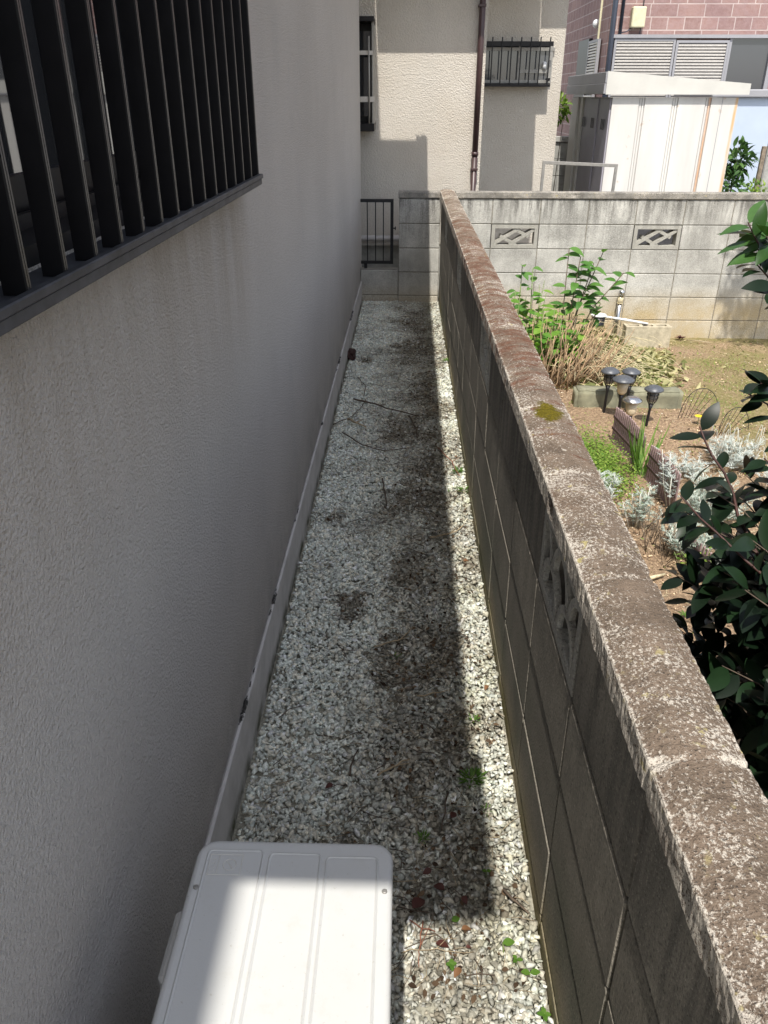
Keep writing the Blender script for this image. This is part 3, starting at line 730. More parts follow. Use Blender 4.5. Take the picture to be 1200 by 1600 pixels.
def flat_line(pts, r=.0007, close=True):
    pts = [Vector((p[0], p[1], zt+.0002)) for p in pts]
    if close: pts.append(pts[0])
    for p, q in zip(pts[:-1], pts[1:]):
        d_ = (q-p).normalized(); s2 = Vector((-d_.y, d_.x, 0))*r
        b.add([p-s2, p+Vector((0, 0, .0009)), p+s2, q-s2, q+Vector((0, 0, .0009)), q+s2], [(0, 1, 4, 3), (1, 2, 5, 4), (0, 2, 1), (3, 4, 5)])
flat_line([(-.288, .802), (-.238, .802), (-.238, .838), (-.288, .838)])
flat_line([(-.274, .802), (-.274, .838)], close=False)
cx, cy = -.256, .820
flat_line([(cx+.010*math.cos(t*math.pi/10), cy+.010*math.sin(t*math.pi/10)) for t in range(20)])
flat_line([(cx-.006, cy+.007), (cx+.006, cy-.007)], close=False)
for k in range(4): flat_line([(-.284, .808+.007*k), (-.279, .808+.007*k), (-.2795, .811+.007*k)], .0004, False)
b.build('embossed_mark', 'shed_trim', top)
for (xx, yy_) in ((-.299, .15), (-.299, .78), (-.016, .15), (-.016, .78)):
    b = MB(); b.lathe(xx, yy_, [(.0042, AH-.0006), (.0042, AH+.0012), (.0028, AH+.0022)], 12); b.build('screw', 'grey_alu', top)
b = MB(); b.box(AXa-.018, AXa+.0055, .66, .77, .44, .515, .006); b.build('valve_cover', 'ac_paint', ac)
b = MB(); fc = Matrix.Translation((AXb-.0055, .36, .28)) @ Matrix.Rotation(math.pi/2, 4, 'Y')
for r_ in (.04, .08, .12, .16, .20):
    pts = [fc @ Vector((r_*math.cos(t*math.pi/16), r_*math.sin(t*math.pi/16), .004)) for t in range(33)]; b.tube(pts, .0022, 5)
for t in range(16): b.tube([fc @ Vector((.04*math.cos(t*math.pi/8), .04*math.sin(t*math.pi/8), .002)), fc @ Vector((.2*math.cos(t*math.pi/8), .2*math.sin(t*math.pi/8), .002))], .0018, 5)
b.build('fan_grille', 'white_plastic', ac)
for y in (.17, .70):
    b = MB(); b.box(AXa-.01, AXb+.01, y-.04, y+.04, -.02, .0585, .006); b.build('foot', 'concrete_grey', ac)

# ------------------------------------------------------------------ loose stone scatter
def stone_mesh(name, pos, size, cols, mat, flat=.55, protos=12, seed=3):
    rg = np.random.default_rng(seed); P = []
    for _ in range(protos):
        k = rg.integers(8, 12); p = rg.normal(size=(k, 3)); p /= np.linalg.norm(p, axis=1)[:, None]; p *= rg.uniform(.75, 1.1, (k, 1))
        p *= np.array([1.0, rg.uniform(.55, .85), flat])
        bm = bmesh.new()
        for q in p: bm.verts.new(q)
        bmesh.ops.convex_hull(bm, input=bm.verts); 
        for v in [v for v in bm.verts if not v.link_faces]: bm.verts.remove(v)
        bmesh.ops.triangulate(bm, faces=bm.faces); bm.verts.index_update()
        P.append((np.array([v.co[:] for v in bm.verts]), np.array([[v.index for v in f.verts] for f in bm.faces]))); bm.free()
    n = len(pos); pid = rg.integers(0, protos, n)
    az = rg.uniform(0, 2*np.pi, n); tl = rg.normal(0, .30, n); tr = rg.normal(0, .26, n)
    V = []; Fc = []; C = []; base = 0
    for k in range(protos):
        ix = np.where(pid == k)[0]; pv, pf = P[k]
        ca, sa, ct, st, cr, sr = (f(q[ix]) for q in (az, tl, tr) for f in (np.cos, np.sin))
        Z = np.zeros_like(ca); O = np.ones_like(ca)
        Rz = np.array([[ca, -sa, Z], [sa, ca, Z], [Z, Z, O]]).transpose(2, 0, 1)
        Rx = np.array([[O, Z, Z], [Z, ct, -st], [Z, st, ct]]).transpose(2, 0, 1)
        Ry = np.array([[cr, Z, sr], [Z, O, Z], [-sr, Z, cr]]).transpose(2, 0, 1)
        A = Rz @ Rx @ Ry
        vv = np.einsum('nij,kj->nki', A, pv)*size[ix][:, None, None] + pos[ix][:, None, :]
        m_ = len(ix); ff = pf[None]+(np.arange(m_)*len(pv))[:, None, None]+base
        V.append(vv.reshape(-1, 3)); Fc.append(ff.reshape(-1, 3)); C.append(np.repeat(cols[ix], len(pv), 0)); base += m_*len(pv)
    V = np.concatenate(V).astype(np.float32); Fc = np.concatenate(Fc).astype(np.int32); C = np.concatenate(C)
    me = bpy.data.meshes.new(name); me.vertices.add(len(V)); me.vertices.foreach_set('co', V.ravel())
    me.loops.add(Fc.size); me.loops.foreach_set('vertex_index', Fc.ravel()); me.polygons.add(len(Fc))
    me.polygons.foreach_set('loop_start', np.arange(0, Fc.size, 3, dtype=np.int32)); me.polygons.foreach_set('loop_total', np.full(len(Fc), 3, np.int32))
    me.update(calc_edges=True)
    at_ = me.color_attributes.new('col', 'FLOAT_COLOR', 'POINT'); at_.data.foreach_set('color', np.concatenate([C, np.ones((len(C), 1))], 1).astype(np.float32).ravel())
    me.materials.append(M[mat]); o = bpy.data.objects.new(name, me); COL.objects.link(o); return o
def fbm(x, y, s, seed=0.): return noise.fractal(Vector((x*s, y*s, seed)), 1., 2., 4)
def sstep(a_, b_, t): t = max(0, min(1, (t-a_)/(b_-a_))); return t*t*(3-2*t)
patches = [(-.17, 2.32, .07), (-.30, 3.02, .06), (.02, 1.93, .11), (-.01, 2.05, .08), (-.25, 5.3, .05), (.11, 5.55, .2), (.05, 1.4, .09), (.14, 1.2, .12), (.28, 1.18, .06), (.2, 4.3, .12), (-.1, 1.25, .06), (.02, 2.6, .1), (.29, 2.6, .05), (.1, 3.2, .15), (.28, 5.2, .12), (.03, 4.0, .13)]
def dirt(x, y):
    d = sstep(-.22, .14, x+.16*fbm(x, y, 1.6, 1.))*.75*(1-.35*sstep(.17, .26, x))
    for px_, py_, pr in patches:
        q = math.hypot(x-px_, (y-py_)*.75)/pr + .9*fbm(x, y, 11., 2.)
        if q < 1.4: d = max(d, (1-sstep(.3, 1.4, q))*1.15*(.6+.8*rnd.random()))
    d += .45*fbm(x, y, 5., 4.) + .35*max(0, fbm(x, y, 2.2, 7.))*sstep(-.3, .1, x)
    return max(0, min(1, d))
def gh(x, y): return .010*noise.noise(Vector((x*3, y*1.6, 5)))+.006*noise.noise(Vector((x*11, y*9, 1))) + .010*sstep(.26, .31, x)
pos = []; size = []; cols = []
NP = 88000
for i in range(NP):
    y = rnd.uniform(.3, 7.045) if i > 2500 else rnd.uniform(-1.5, .3)
    xl = XH0+.022+XHS*y; x = rnd.uniform(xl+.003, .304)
    s = math.exp(rnd.gauss(math.log(.0096), .32))
    if rnd.random() < .012: s *= 1.45
    s = min(s, .0165)
    d = dirt(x, y)
    lay = rnd.random()
    z = gh(x, y) + (-.013 + .014*lay)
    if d > .85 and rnd.random() < .5: z -= .006
    t = rnd.random()
    c = (.79, .83, .77) if t < .5 else (.83, .81, .70) if t < .8 else (.69, .75, .70) if t < .93 else (.80, .82, .82)
    if x > .15+.06*rnd.random(): g_ = .45*rnd.random()*(.5+fbm(x, y, 4, 2)); g_ = max(0, g_); c = tuple(c[q]*(1-g_)+(.52, .55, .26)[q]*g_ for q in range(3))
    dc = (.13, .105, .07) if rnd.random() < .5 else (.25, .22, .165)
    k = min(1, d*(.65+.6*rnd.random()))*.88
    if t > .975: k *= .3
    c = tuple(c[q]*(1-k)+dc[q]*k for q in range(3))
    pos.append((x, y, z)); size.append(s); cols.append(c)
gv = stone_mesh('gravel', np.array(pos), np.array(size), np.array(cols), 'pebble'); stuff(gv)
gv['label'] = 'pale crushed stone gravel covering the narrow strip'

# garden chips and straw
pos = []; size = []; cols = []
for i in range(42000):
    x = .43+2.9*rnd.random()**1.1; y = rnd.uniform(1.2, 7.0)
    if rnd.random() > .55+.6*fbm(x, y, 1.3, 9): continue
    pos.append((x, y, G+.012*noise.noise(Vector((x*2.2, y*2.2, .3)))+rnd.uniform(0, .006))); size.append(math.exp(rnd.gauss(math.log(.0056), .42)))
    t = rnd.random(); mossy = fbm(x, y, 1.7, 0)*.5+sstep(1.6, 2.3, x)*.5*sstep(4.6, 5.6, y)
    c = (.66, .49, .32) if t < .42 else (.32, .20, .12) if t < .75 else (.62, .54, .42) if t < .87 else (.11, .08, .055)
    if mossy > rnd.random()*.8: c = (.19, .19, .06) if rnd.random() < .6 else (.30, .26, .12)
    cols.append(c)
o = stone_mesh('soil_chips', np.array(pos), np.array(size), np.array(cols), 'chips', flat=.4, seed=8); stuff(o)
o['label'] = 'brown bark chips and soil crumbs on the garden ground'

def litter(name, n, reg, mat, L0, L1, r, zf, lab):
    b = MB()
    for i in range(n):
        x, y = reg(); L = rnd.uniform(L0, L1); an = rnd.uniform(0, math.pi); z = zf(x, y)
        dx, dy = math.cos(an)*L/2, math.sin(an)*L/2; cv = rnd.uniform(-.2, .2)*L
        b.tube([(x-dx, y-dy, z+rnd.uniform(-.002, .006)), (x-dy*cv/L*2, y+dx*cv/L*2, z+.003), (x+dx, y+dy, z+rnd.uniform(-.002, .006))], r*rnd.uniform(.6, 1.3), 4)
    o = b.build(name, mat); stuff(o); o['label'] = lab; return o
def reg_alley():
    while True:
        y = rnd.uniform(.95, 6.95); x = rnd.uniform(-.36, .29)
        if rnd.random() < .15+.85*dirt(x, y): return x, y
litter('dry_grass_litter', 900, reg_alley, 'twig_pale', .02, .07, .0007, lambda x, y: gh(x, y)+.006, 'thin dry grass straws scattered over the gravel')
litter('fine_twig_litter', 420, reg_alley, 'twig_dark', .02, .09, .0010, lambda x, y: gh(x, y)+.007, 'fine dark twig scraps scattered over the gravel')
def rv_(): return Vector((rnd.gauss(0, .5), rnd.gauss(0, .5), 1))
def reg_garden(): return rnd.uniform(.5, 3.), rnd.uniform(2.5, 6.95)
litter('garden_straw', 900, reg_garden, 'pale_straw', .015, .06, .0011, lambda x, y: G+.014, 'short pale straws on the garden soil')

b = MB()
for i in range(1500):
    while True:
        x, y = reg_alley()
        if dirt(x, y) > .55: break
    an = rnd.uniform(0, 6.28); L = rnd.uniform(.006, .020)
    b.leaf((x, y, gh(x, y)+rnd.uniform(.003, .009)), (math.cos(an), math.sin(an), rnd.uniform(-.3, .3)), rv_(), L, L*.6, .3, .3, 3)
o = b.build('leaf_litter', 'litter_leaf'); stuff(o); o['label'] = 'dark crumbled leaf scraps in the dirty middle of the gravel'
# named twigs
TW = [([(-.283, 4.432), (-.179, 4.38), (-.083, 4.277), (.098, 4.18)], .006, 'twig_dark', 'long thick curved dark twig lying across the middle of the gravel'),
 ([(-.293, 4.118), (-.25, 4.051), (-.192, 3.996)], .008, 'twig_pale', 'short thick pale brown stick on the gravel below the long curved twig'),
 ([(-.377, 4.047), (-.295, 4.148), (-.241, 4.272), (-.202, 4.491)], .0028, 'twig_dark', 'thin bent twig touching the house plinth'),
 ([(-.315, 3.928), (-.204, 3.756), (-.087, 3.677), (.043, 3.722)], .0035, 'twig_dark', 'long sagging dark twig nearest below the pale stick'),
 ([(.045, 4.178), (.078, 4.005), (.083, 3.851)], .005, 'twig_dark', 'short dark stick at the shadow side right of the twig tangle'),
 ([(-.084, 3.338), (-.069, 3.203), (-.061, 3.077)], .004, 'twig_dark', 'straight lone twig pointing along the strip in the middle'),
 ([(.19, 3.726), (.246, 3.552), (.277, 3.383)], .003, 'twig_red', 'thin reddish twig crossing from shadow into the sunny strip'),
 ([(.117, 2.798), (.209, 2.822), (.276, 2.923)], .004, 'twig_pale', 'pale twig crossing the shadow edge towards the block wall'),
 ([(-.089, 2.074), (.004, 2.111), (.047, 2.183)], .0028, 'twig_pale', 'slender pale straw twig above the dark soil patch'),
 ([(-.05, 1.514), (0., 1.561), (.034, 1.578)], .0032, 'twig_pale', 'short pale forked straw in shade ahead of the white unit'),
 ([(.132, 1.465), (.111, 1.345)], .0026, 'twig_dark', 'small straight twig beside the shadow notch'),
 ([(-.279, 4.853), (-.222, 4.666), (-.229, 4.49)], .003, 'twig_dark', 'thin hooked twig farthest along the gravel'),
 ([(.032, 1.106), (.087, 1.085)], .0015, 'twig_red', 'short red stalk lying beside the white unit corner'),
 ([(.060, 1.107), (.053, 1.05), (.051, 1.007)], .0017, 'twig_red', 'red brown stalk standing across the sunny gravel'),
 ([(.018, 1.041), (.09, 1.045), (.166, 1.04)], .0012, 'twig_pale', 'long thin pale straw lying crosswise on the sunny gravel'),
 ([(-.122, 1.524), (-.107, 1.617)], .0028, 'twig_dark', 'short upright looking dark twig in front of the white unit'),
 ([(.054, 1.83), (.151, 1.861)], .0026, 'twig_pale', 'pale twig just below the dark soil patch'),
 ([(.248, 1.182), (.293, 1.128)], .0035, 'twig_dark', 'dark broken twig against the foot of the block wall')]
for pts, r, mt, lb in TW:
    P = [Vector((x, y, gh(x, y)+.012+r)) for x, y in pts]; Q = []
    for i in range(len(P)-1):
        for k in range(4): Q.append(P[i].lerp(P[i+1], k/4)+Vector((rnd.gauss(0, .0025), rnd.gauss(0, .003), rnd.uniform(-.002, .004))))
    Q.append(P[-1]); b = MB(); b.tube(Q, [r*(1-.55*i/len(Q)) for i in range(len(Q))], 6)
    if len(pts) > 2:
        k = len(Q)//2; b.tube([Q[k], Q[k]+Vector((rnd.uniform(.02, .05), rnd.uniform(-.06, .06), .008))], [r*.55, r*.25], 5)
    tag(b.build('twig', mt), lb, 'twig', 'twigs on the gravel')
# fallen leaves
LV = [((.051, 1.150), .034, 'dead_dark_leaf', 'large crumpled dark red leaf at the shadow edge right of the white unit'),
 ((.100, 1.057), .026, 'dead_dark_leaf', 'dark red leaf lying in the sun, nearest the middle of the bright patch'),
 ((.153, 1.092), .020, 'brown_leaf', 'small curled brown leaf at the top of the bright patch'),
 ((.130, 0.996), .020, 'brown_leaf', 'reddish brown leaf beside the small green sprout'),
 ((.132, 1.114), .018, 'weed_leaf', 'dull green fallen leaf on the shadow border'),
 ((.155, 1.050), .010, 'dead_dark_leaf', 'tiny dark leaf scrap in the sunny gravel'),
 ((.142, 1.394), .022, 'dead_dark_leaf', 'dark curled leaf in shade above the bright patch'),
 ((-.174, 1.483), .020, 'dead_dark_leaf', 'black round leaf in shade above the white unit'),
 ((.268, 1.879), .018, 'brown_leaf', 'brown leaf in the sunny strip near the block wall'),
 ((.10, 1.19), .024, 'dead_dark_leaf', 'dark leaf deep in the shade beside the largest crumpled leaf'),
 ((.075, 1.235), .020, 'dead_dark_leaf', 'dark folded leaf in shade farther from the bright patch'),
 ((.155, 1.165), .018, 'dead_dark_leaf', 'dark red leaf in shade close to the sunny strip'),
 ((.255, 2.62), .020, 'brown_leaf', 'red brown leaf in the sunny strip halfway along'),
 ((.27, 3.62), .022, 'brown_leaf', 'orange brown leaf at the sunny edge farther back')]
for (x, y), s, mt, lb in LV:
    b = MB(); an = rnd.uniform(0, 6.28); d = Vector((math.cos(an), math.sin(an), .15))
    b.leaf(Vector((x, y, gh(x, y)+.016))-d*s*.5, d, (rnd.uniform(-.3, .3), rnd.uniform(-.3, .3), 1), s*1.15, s*.8, .35, rnd.uniform(.2, .6), 6)
    tag(b.build('fallen_leaf', mt), lb, 'leaf', 'fallen leaves on the gravel')
# weeds
WD = [((.272, 3.455), .05, 40, 'fuzzy green weed tuft at the block wall foot, farther of the pair'), ((.290, 3.247), .05, 26, 'sparse weed at the block wall foot, nearer of the pair'),
 ((-.011, 2.036), .03, 10, 'small green weed in the shaded dark soil patch'), ((.199, 1.521), .05, 46, 'feathery green weed on the shadow edge'), ((.064, 1.334), .03, 24, 'mossy green tuft in the shade'),
 ((.216, 3.244), .02, 8, 'tiny weed in the shade beside the sunny strip'), ((.219, 1.739), .03, 18, 'small weed on the sunny gravel edge'), ((.225, 1.42), .025, 12, 'little green weed in the sun below the feathery one'), ((.295, 5.22), .05, 26, 'weed far along the block wall foot')]
for (x, y), s, n_, lb in WD:
    b = MB()
    for i in range(n_):
        an = rnd.uniform(0, 6.28); r_ = s*.5*rnd.random(); px_, py_ = x+r_*math.cos(an), y+r_*math.sin(an)
        b.leaf((px_, py_, gh(x, y)+.004), (math.cos(an), math.sin(an), rnd.uniform(.4, 1.6)), (0, 0, 1), s*rnd.uniform(.3, .6), s*.12, .3, .2, 3)
    tag(b.build('weed', 'weed_leaf'), lb, 'weed', 'weeds in the gravel')
def sprout(x, y, leaves, s, lb, stem=.02, lean=(0, 0)):
    t = thing('seedling', lb, 'seedling', (x, y, 0), 'green seedlings in the gravel')
    z0 = gh(x, y); b = MB(); tipp = Vector((x+lean[0], y+lean[1], z0+stem)); b.tube([(x, y, z0-.01), tipp], .0012, 5); b.build('stem', 'green_stem', t)
    b = MB()
    for i in range(leaves):
        an = 6.28*i/leaves+rnd.uniform(-.3, .3); b.leaf(tipp, (math.cos(an), math.sin(an), .25), (0, 0, 1), s*rnd.uniform(.8, 1.15), s*.72, .2, .15, 6)
    b.build('leaves', 'weed_leaf', t)
sprout(.232, 1.045, 1, .026, 'round green leaf on a thin stalk in the bright gravel', .02, (-.004, .012))
sprout(.118, 1.011, 4, .014, 'small bushy green seedling beside a brown leaf', .014)
sprout(.278, .999, 2, .020, 'narrow green seedling close to the block wall', .012)
sprout(.293, .911, 4, .014, 'four leaved green seedling nearest the camera', .018)
sprout(.210, 1.234, 2, .013, 'tiny two leaved green seedling on the shadow border', .014)
sprout(.255, 1.03, 3, .012, 'low green seedling between the stalked leaf and the wall', .010)

# dark lump by the plinth
bm = bmesh.new(); bmesh.ops.create_icosphere(bm, subdivisions=3, radius=.5)
for v in bm.verts: v.co = Vector((v.co.x*.075, v.co.y*.17, v.co.z*.07))*(1+.5*noise.noise(v.co*3.1)) + Vector((-.352, 5.35, .018))
b = MB(); bm.verts.index_update(); b.add([v.co.copy() for v in bm.verts], [[v.index for v in f.verts] for f in bm.faces]); bm.free()
tag(b.build('brick_fragment', 'brick_lump'), 'dark reddish brown broken lump lying against the house plinth', 'rubble')

# ------------------------------------------------------------------ garden: solar lamps
def solar_lamp(x, y, zt_, kind, lb, lean=(0, 0)):
    t = thing('solar_lamp', lb, 'garden lamp', (x, y, G), 'solar stake lamps in the garden')
    hx = zt_
    def at(r_, z): return (r_, z)
    Mx = Matrix.Translation((x, y, G)) @ Matrix(((1, 0, lean[0], 0), (0, 1, lean[1], 0), (0, 0, 1, 0), (0, 0, 0, 1)))
    h = hx-G
    cr = .072 if kind == 'wide' else .062
    b = MB(); b.lathe(0, 0, [(cr*.9, h-.032), (cr, h-.026), (cr*.96, h-.018), (cr*.66, h-.006), (cr*.6, h-.003), (cr*.34, h), (.001, h)], 22, M4=Mx)
    b.build('cap', 'steel' if kind == 'shiny' else 'lamp_plastic', t)
    b = MB()
    if kind == 'cage':
        b.lathe(0, 0, [(.020, h-.105), (.030, h-.095), (.034, h-.034)], 16, M4=Mx); b.build('globe', 'frosted_grey', t)
        b = MB()
        for k in range(8):
            a_ = k*math.pi/4; b.tube([Mx @ Vector((.037*math.cos(a_), .037*math.sin(a_), h-.034)), Mx @ Vector((.034*math.cos(a_), .034*math.sin(a_), h-.09)), Mx @ Vector((.014*math.cos(a_), .014*math.sin(a_), h-.125))], .0022, 5)
        for zz, rr in ((h-.055, .038), (h-.078, .036)): b.tube([Mx @ Vector((rr*math.cos(q*math.pi/10), rr*math.sin(q*math.pi/10), zz)) for q in range(21)], .0022, 5)
        b.build('cage', 'black_iron', t)
    else:
        b.lathe(0, 0, [(.018, h-.12), (.030, h-.105), (.040, h-.034)], 18, M4=Mx); b.build('globe', 'frosted', t)
    b = MB(); b.lathe(0, 0, [(.007, -.06), (.009, .02), (.009, h-.16), (.017, h-.122)], 10, M4=Mx); b.build('stake', 'black_iron', t)
solar_lamp(1.377, 5.12, .010, 'cage', 'dark caged solar lamp, back left of the group', (.02, 0))
solar_lamp(1.534, 5.14, .002, 'cage', 'dark caged solar lamp, back middle behind the wide capped one', (-.02, 0))
solar_lamp(1.438, 4.98, -.001, 'wide', 'widest grey capped solar lamp with frosted cone in the middle of the group')
solar_lamp(1.600, 4.88, -.030, 'cage', 'dark caged solar lamp standing alone at the right of the group', (.05, 0))
solar_lamp(1.446, 4.75, -.059, 'shiny', 'shiny silver capped solar lamp with cream globe in front of the others')
t = thing('bollard_lamp', 'slim steel bollard lamp with amber lens leaning before the far wall', 'garden lamp', (1.88, 7.0, G))
Mx = Matrix.Translation((1.878, 7.0, G)) @ Matrix(((1, 0, .04, 0), (0, 1, 0, 0), (0, 0, 1, 0), (0, 0, 0, 1)))
b = MB(); b.lathe(0, 0, [(.020, 0), (.020, .315)], 14, M4=Mx); b.build('post_tube', 'steel', t)
b = MB(); b.lathe(0, 0, [(.025, .3155), (.025, .375)], 14, M4=Mx); b.lathe(0, 0, [(.027, .318), (.027, .325)], 14, M4=Mx); b.build('lens', 'lens', t)
b = MB(); b.lathe(0, 0, [(.027, .376), (.027, .425), (.02, .432)], 14, M4=Mx); b.build('cap', 'steel', t)

# hollow concrete block and stone edging
t = thing('concrete_block', 'loose hollow concrete block lying at the foot of the far wall', 'concrete block', (2.09, 6.78, G))
b = MB(); x0, x1, y0, y1, z0, z1 = 1.90, 2.285, 6.72, 6.84, G-.01, G+.185
b.box(x0, x1, y0, y0+.028, z0, z1, .002); b.box(x0, x1, y1-.028, y1, z0, z1, .002)
for k in range(4): xx = x0+.001+(x1-x0-.032)*k/3; b.box(xx, xx+.030, y0+.0282, y1-.0282, z0, z1-.001)
b.box(x0+.031, x1-.031, y0+.0285, y1-.0285, z0, z0+.12); b.build('shell', 'concrete_light', t)
def rock(name, x0, x1, y0, y1, z0, z1, mat, lb, cat, amp=.006):
    bm = bmesh.new(); bmesh.ops.create_cube(bm, size=1); bmesh.ops.bevel(bm, geom=list(bm.edges), offset=.06, segments=2, affect='EDGES')
    for v in bm.verts: v.co = Vector(((x0+x1)/2+v.co.x*(x1-x0), (y0+y1)/2+v.co.y*(y1-y0), (z0+z1)/2+v.co.z*(z1-z0)))
    bmesh.ops.subdivide_edges(bm, edges=list(bm.edges), cuts=4, use_grid_fill=True)
    for v in bm.verts: v.co += Vector((noise.noise(v.co*9), noise.noise(v.co*9+Vector((5, 0, 0))), noise.noise(v.co*9+Vector((0, 7, 0)))))*amp*2
    bm.verts.index_update(); b = MB(); b.add([v.co.copy() for v in bm.verts], [[v.index for v in f.verts] for f in bm.faces], True); bm.free()
    return tag(b.build(name, mat), lb, cat)
rock('edging_stone', 1.20, 1.50, 5.22, 5.34, G-.03, G+.125, 'stone_edge', 'mossy green edging stone behind the back left solar lamp', 'edging stone')
rock('edging_stone', 1.51, 1.93, 5.225, 5.35, G-.03, G+.12, 'stone_edge', 'mossy green edging stone ending right of the solar lamps', 'edging stone')
b = MB(); b.tube([(1.70, 6.86, G+.24), (1.92, 6.83, G+.215), (2.10, 6.80, G+.192)], [.010, .011, .008], 8)
tag(b.build('white_tube', 'white_plastic'), 'white plastic tube lying across the hollow concrete block', 'tube')
t = thing('plant_pot', 'small black plant pot with pale rim beside the bollard lamp', 'pot', (1.66, 6.85, G))
b = MB(); b.lathe(1.69, 6.88, [(.045, G), (.060, G+.235)], 16); b.build('pot_body', 'black_iron', t)
b = MB(); b.lathe(1.69, 6.88, [(.066, G+.236), (.066, G+.25), (.05, G+.252)], 16); b.build('rim', 'white_plastic', t)

# picket edging
def picket(p, q, n_, h, lb, z0=G):
    t = thing('picket_edging', lb, 'edging fence', (*p, z0), 'brown plastic picket edging')
    p = Vector((*p, z0)); q = Vector((*q, z0)); d_ = (q-p).normalized(); L_ = (q-p).length; nn = Vector((-d_.y, d_.x, 0))
    Mx = Matrix((d_, nn, Vector((0, 0, 1)))).transposed().to_4x4(); Mx.translation = p
    for i in range(n_):
        u = L_*i/(n_-1); hh = h*(.94+.06*math.sin(math.pi*i/(n_-1)))+rnd.uniform(-.003, .003)
        b = MB(); b.prism([(u-.0050, -.02), (u+.0050, -.02), (u+.0050, hh-.006), (u, hh), (u-.0050, hh-.006)], -.004, .004, 'y'); b.v = [tuple(Mx @ Vector(v)) for v in b.v]; b.build('picket', 'picket', t)
    for zz in (h*.38, h*.68):
        b = MB(); b.box(-.01, L_+.01, -.0095, -.0042, zz-.008, zz+.008, .001, Mx); b.build('rail', 'picket_dark', t)
picket((1.318, 4.62), (1.372, 4.16), 18, .245, 'brown picket edging nearest the solar lamps')
picket((1.382, 4.06), (1.42, 3.68), 15, .23, 'brown picket edging half hidden by silvery plants')
picket((1.335, 3.22), (1.405, 2.84), 15, .14, 'brown picket edging lowest, against the dark camellia')

# ------------------------------------------------------------------ garden plants
def rv(s=1.): return Vector((rnd.gauss(0, s), rnd.gauss(0, s), rnd.gauss(0, s)))
def bezier(p, q, r_, n_=6): return [p*(1-t)**2+q*2*t*(1-t)+r_*t*t for t in [i/n_ for i in range(n_+1)]]
# hydrangea: cut canes, low leaves, straw
hy = thing('hydrangea', 'leafy green hydrangea over a thicket of dry tan canes beside the block wall', 'shrub', (1.15, 5.9, G))
b = MB()
for i in range(300):
    u = rnd.random(); bx_, by_ = 1.02+.42*u+rnd.gauss(0, .07), 5.55+.75*rnd.random()+.15*u
    L = rnd.uniform(.16, .50)*(1-.3*u); tip = Vector((bx_+rnd.gauss(.03+.16*u, .07), by_+rnd.gauss(.02, .08), G+L))
    base = Vector((bx_, by_, G)); b.tube([base, base.lerp(tip, .4)+rv(.018), base.lerp(tip, .75)+rv(.012), tip], [.0048, .004, .0035, .0022], 5)
b.build('dry_canes', 'dry_cane', hy)
b = MB(); s_ = MB()
for i in range(44):
    x = .84+.52*rnd.random(); y = 5.8+.65*rnd.random(); hgt = rnd.uniform(.28, .66)*(1 - .35*max(0, x-1.05)/.3)
    base = Vector((x, y, G)); tip = base+Vector((rnd.gauss(0, .04), rnd.gauss(0, .04), hgt)); s_.tube([base, base.lerp(tip, .5)+rv(.01), tip], [.004, .0035, .002], 5)
    nn_ = rnd.randint(5, 9)
    for k in range(nn_):
        t_ = .35+.65*k/nn_; p = base.lerp(tip, t_); an = rnd.uniform(0, 6.28) if k % 2 == 0 else an+math.pi
        b.leaf(p, (math.cos(an), math.sin(an), rnd.uniform(-.1, .7)), (0, -.3, 1), rnd.uniform(.065, .105), rnd.uniform(.045, .07), rnd.uniform(.1, .5), .2, 6)
s_.build('stems', 'green_stem', hy); b.build('foliage', 'hydrangea_leaf', hy)
def tall_shoots(name, label, shoots, leafmat_, stemmat, Ls, cat='shrub'):
    t = thing(name, label, cat, (shoots[0][0][0][0], shoots[0][0][0][1], G)); b = MB(); s_ = MB()
    for pts, nl in shoots:
        P = [Vector(p) for p in pts]; s_.tube(P, [.005*(1-.5*i/len(P)) for i in range(len(P))], 6)
        for k in range(nl):
            t_ = .45+.55*k/max(1, nl-1); f_ = t_*(len(P)-1); i = min(int(f_), len(P)-2); p = P[i].lerp(P[i+1], f_-i)
            an = rnd.uniform(0, 6.28) if k % 2 == 0 else an+math.pi
            b.leaf(p, (math.cos(an), math.sin(an)*.7, rnd.uniform(-.15, .55)), (0, -.4, 1), rnd.uniform(*Ls), rnd.uniform(*Ls)*.5, rnd.uniform(.15, .5), .3, 6)
    s_.build('stems', stemmat, t); b.build('foliage', leafmat_, t)
tall_shoots('hydrangea', 'taller dark leaved hydrangea shoots standing up before the far wall', [
 ([(1.30, 6.35, G), (1.27, 6.33, .05), (1.26, 6.3, .58)], 9), ([(1.31, 6.35, G), (1.40, 6.33, .18), (1.46, 6.3, .47)], 10), ([(1.31, 6.35, G), (1.37, 6.3, .1), (1.52, 6.3, .55)], 9),
 ([(1.33, 6.35, G), (1.50, 6.33, .12), (1.70, 6.3, .40)], 10), ([(1.30, 6.35, G), (1.33, 6.3, .2), (1.35, 6.28, .52)], 10), ([(1.45, 6.5, G), (1.54, 6.5, -.05), (1.60, 6.5, .12)], 7)], 'dark_hyd_leaf', 'woody_stem', (.095, .14))
tall_shoots('hydrangea', 'thin upright green shoots with few leaves, left against the far wall', [
 ([(.92, 6.2, G), (.90, 6.2, .1), (.90, 6.2, .47)], 9), ([(1.00, 6.25, G), (1.00, 6.25, .1), (.99, 6.25, .44)], 8), ([(.86, 6.1, G), (.84, 6.1, .05), (.85, 6.1, .3)], 9)], 'dark_hyd_leaf', 'green_stem', (.08, .11))
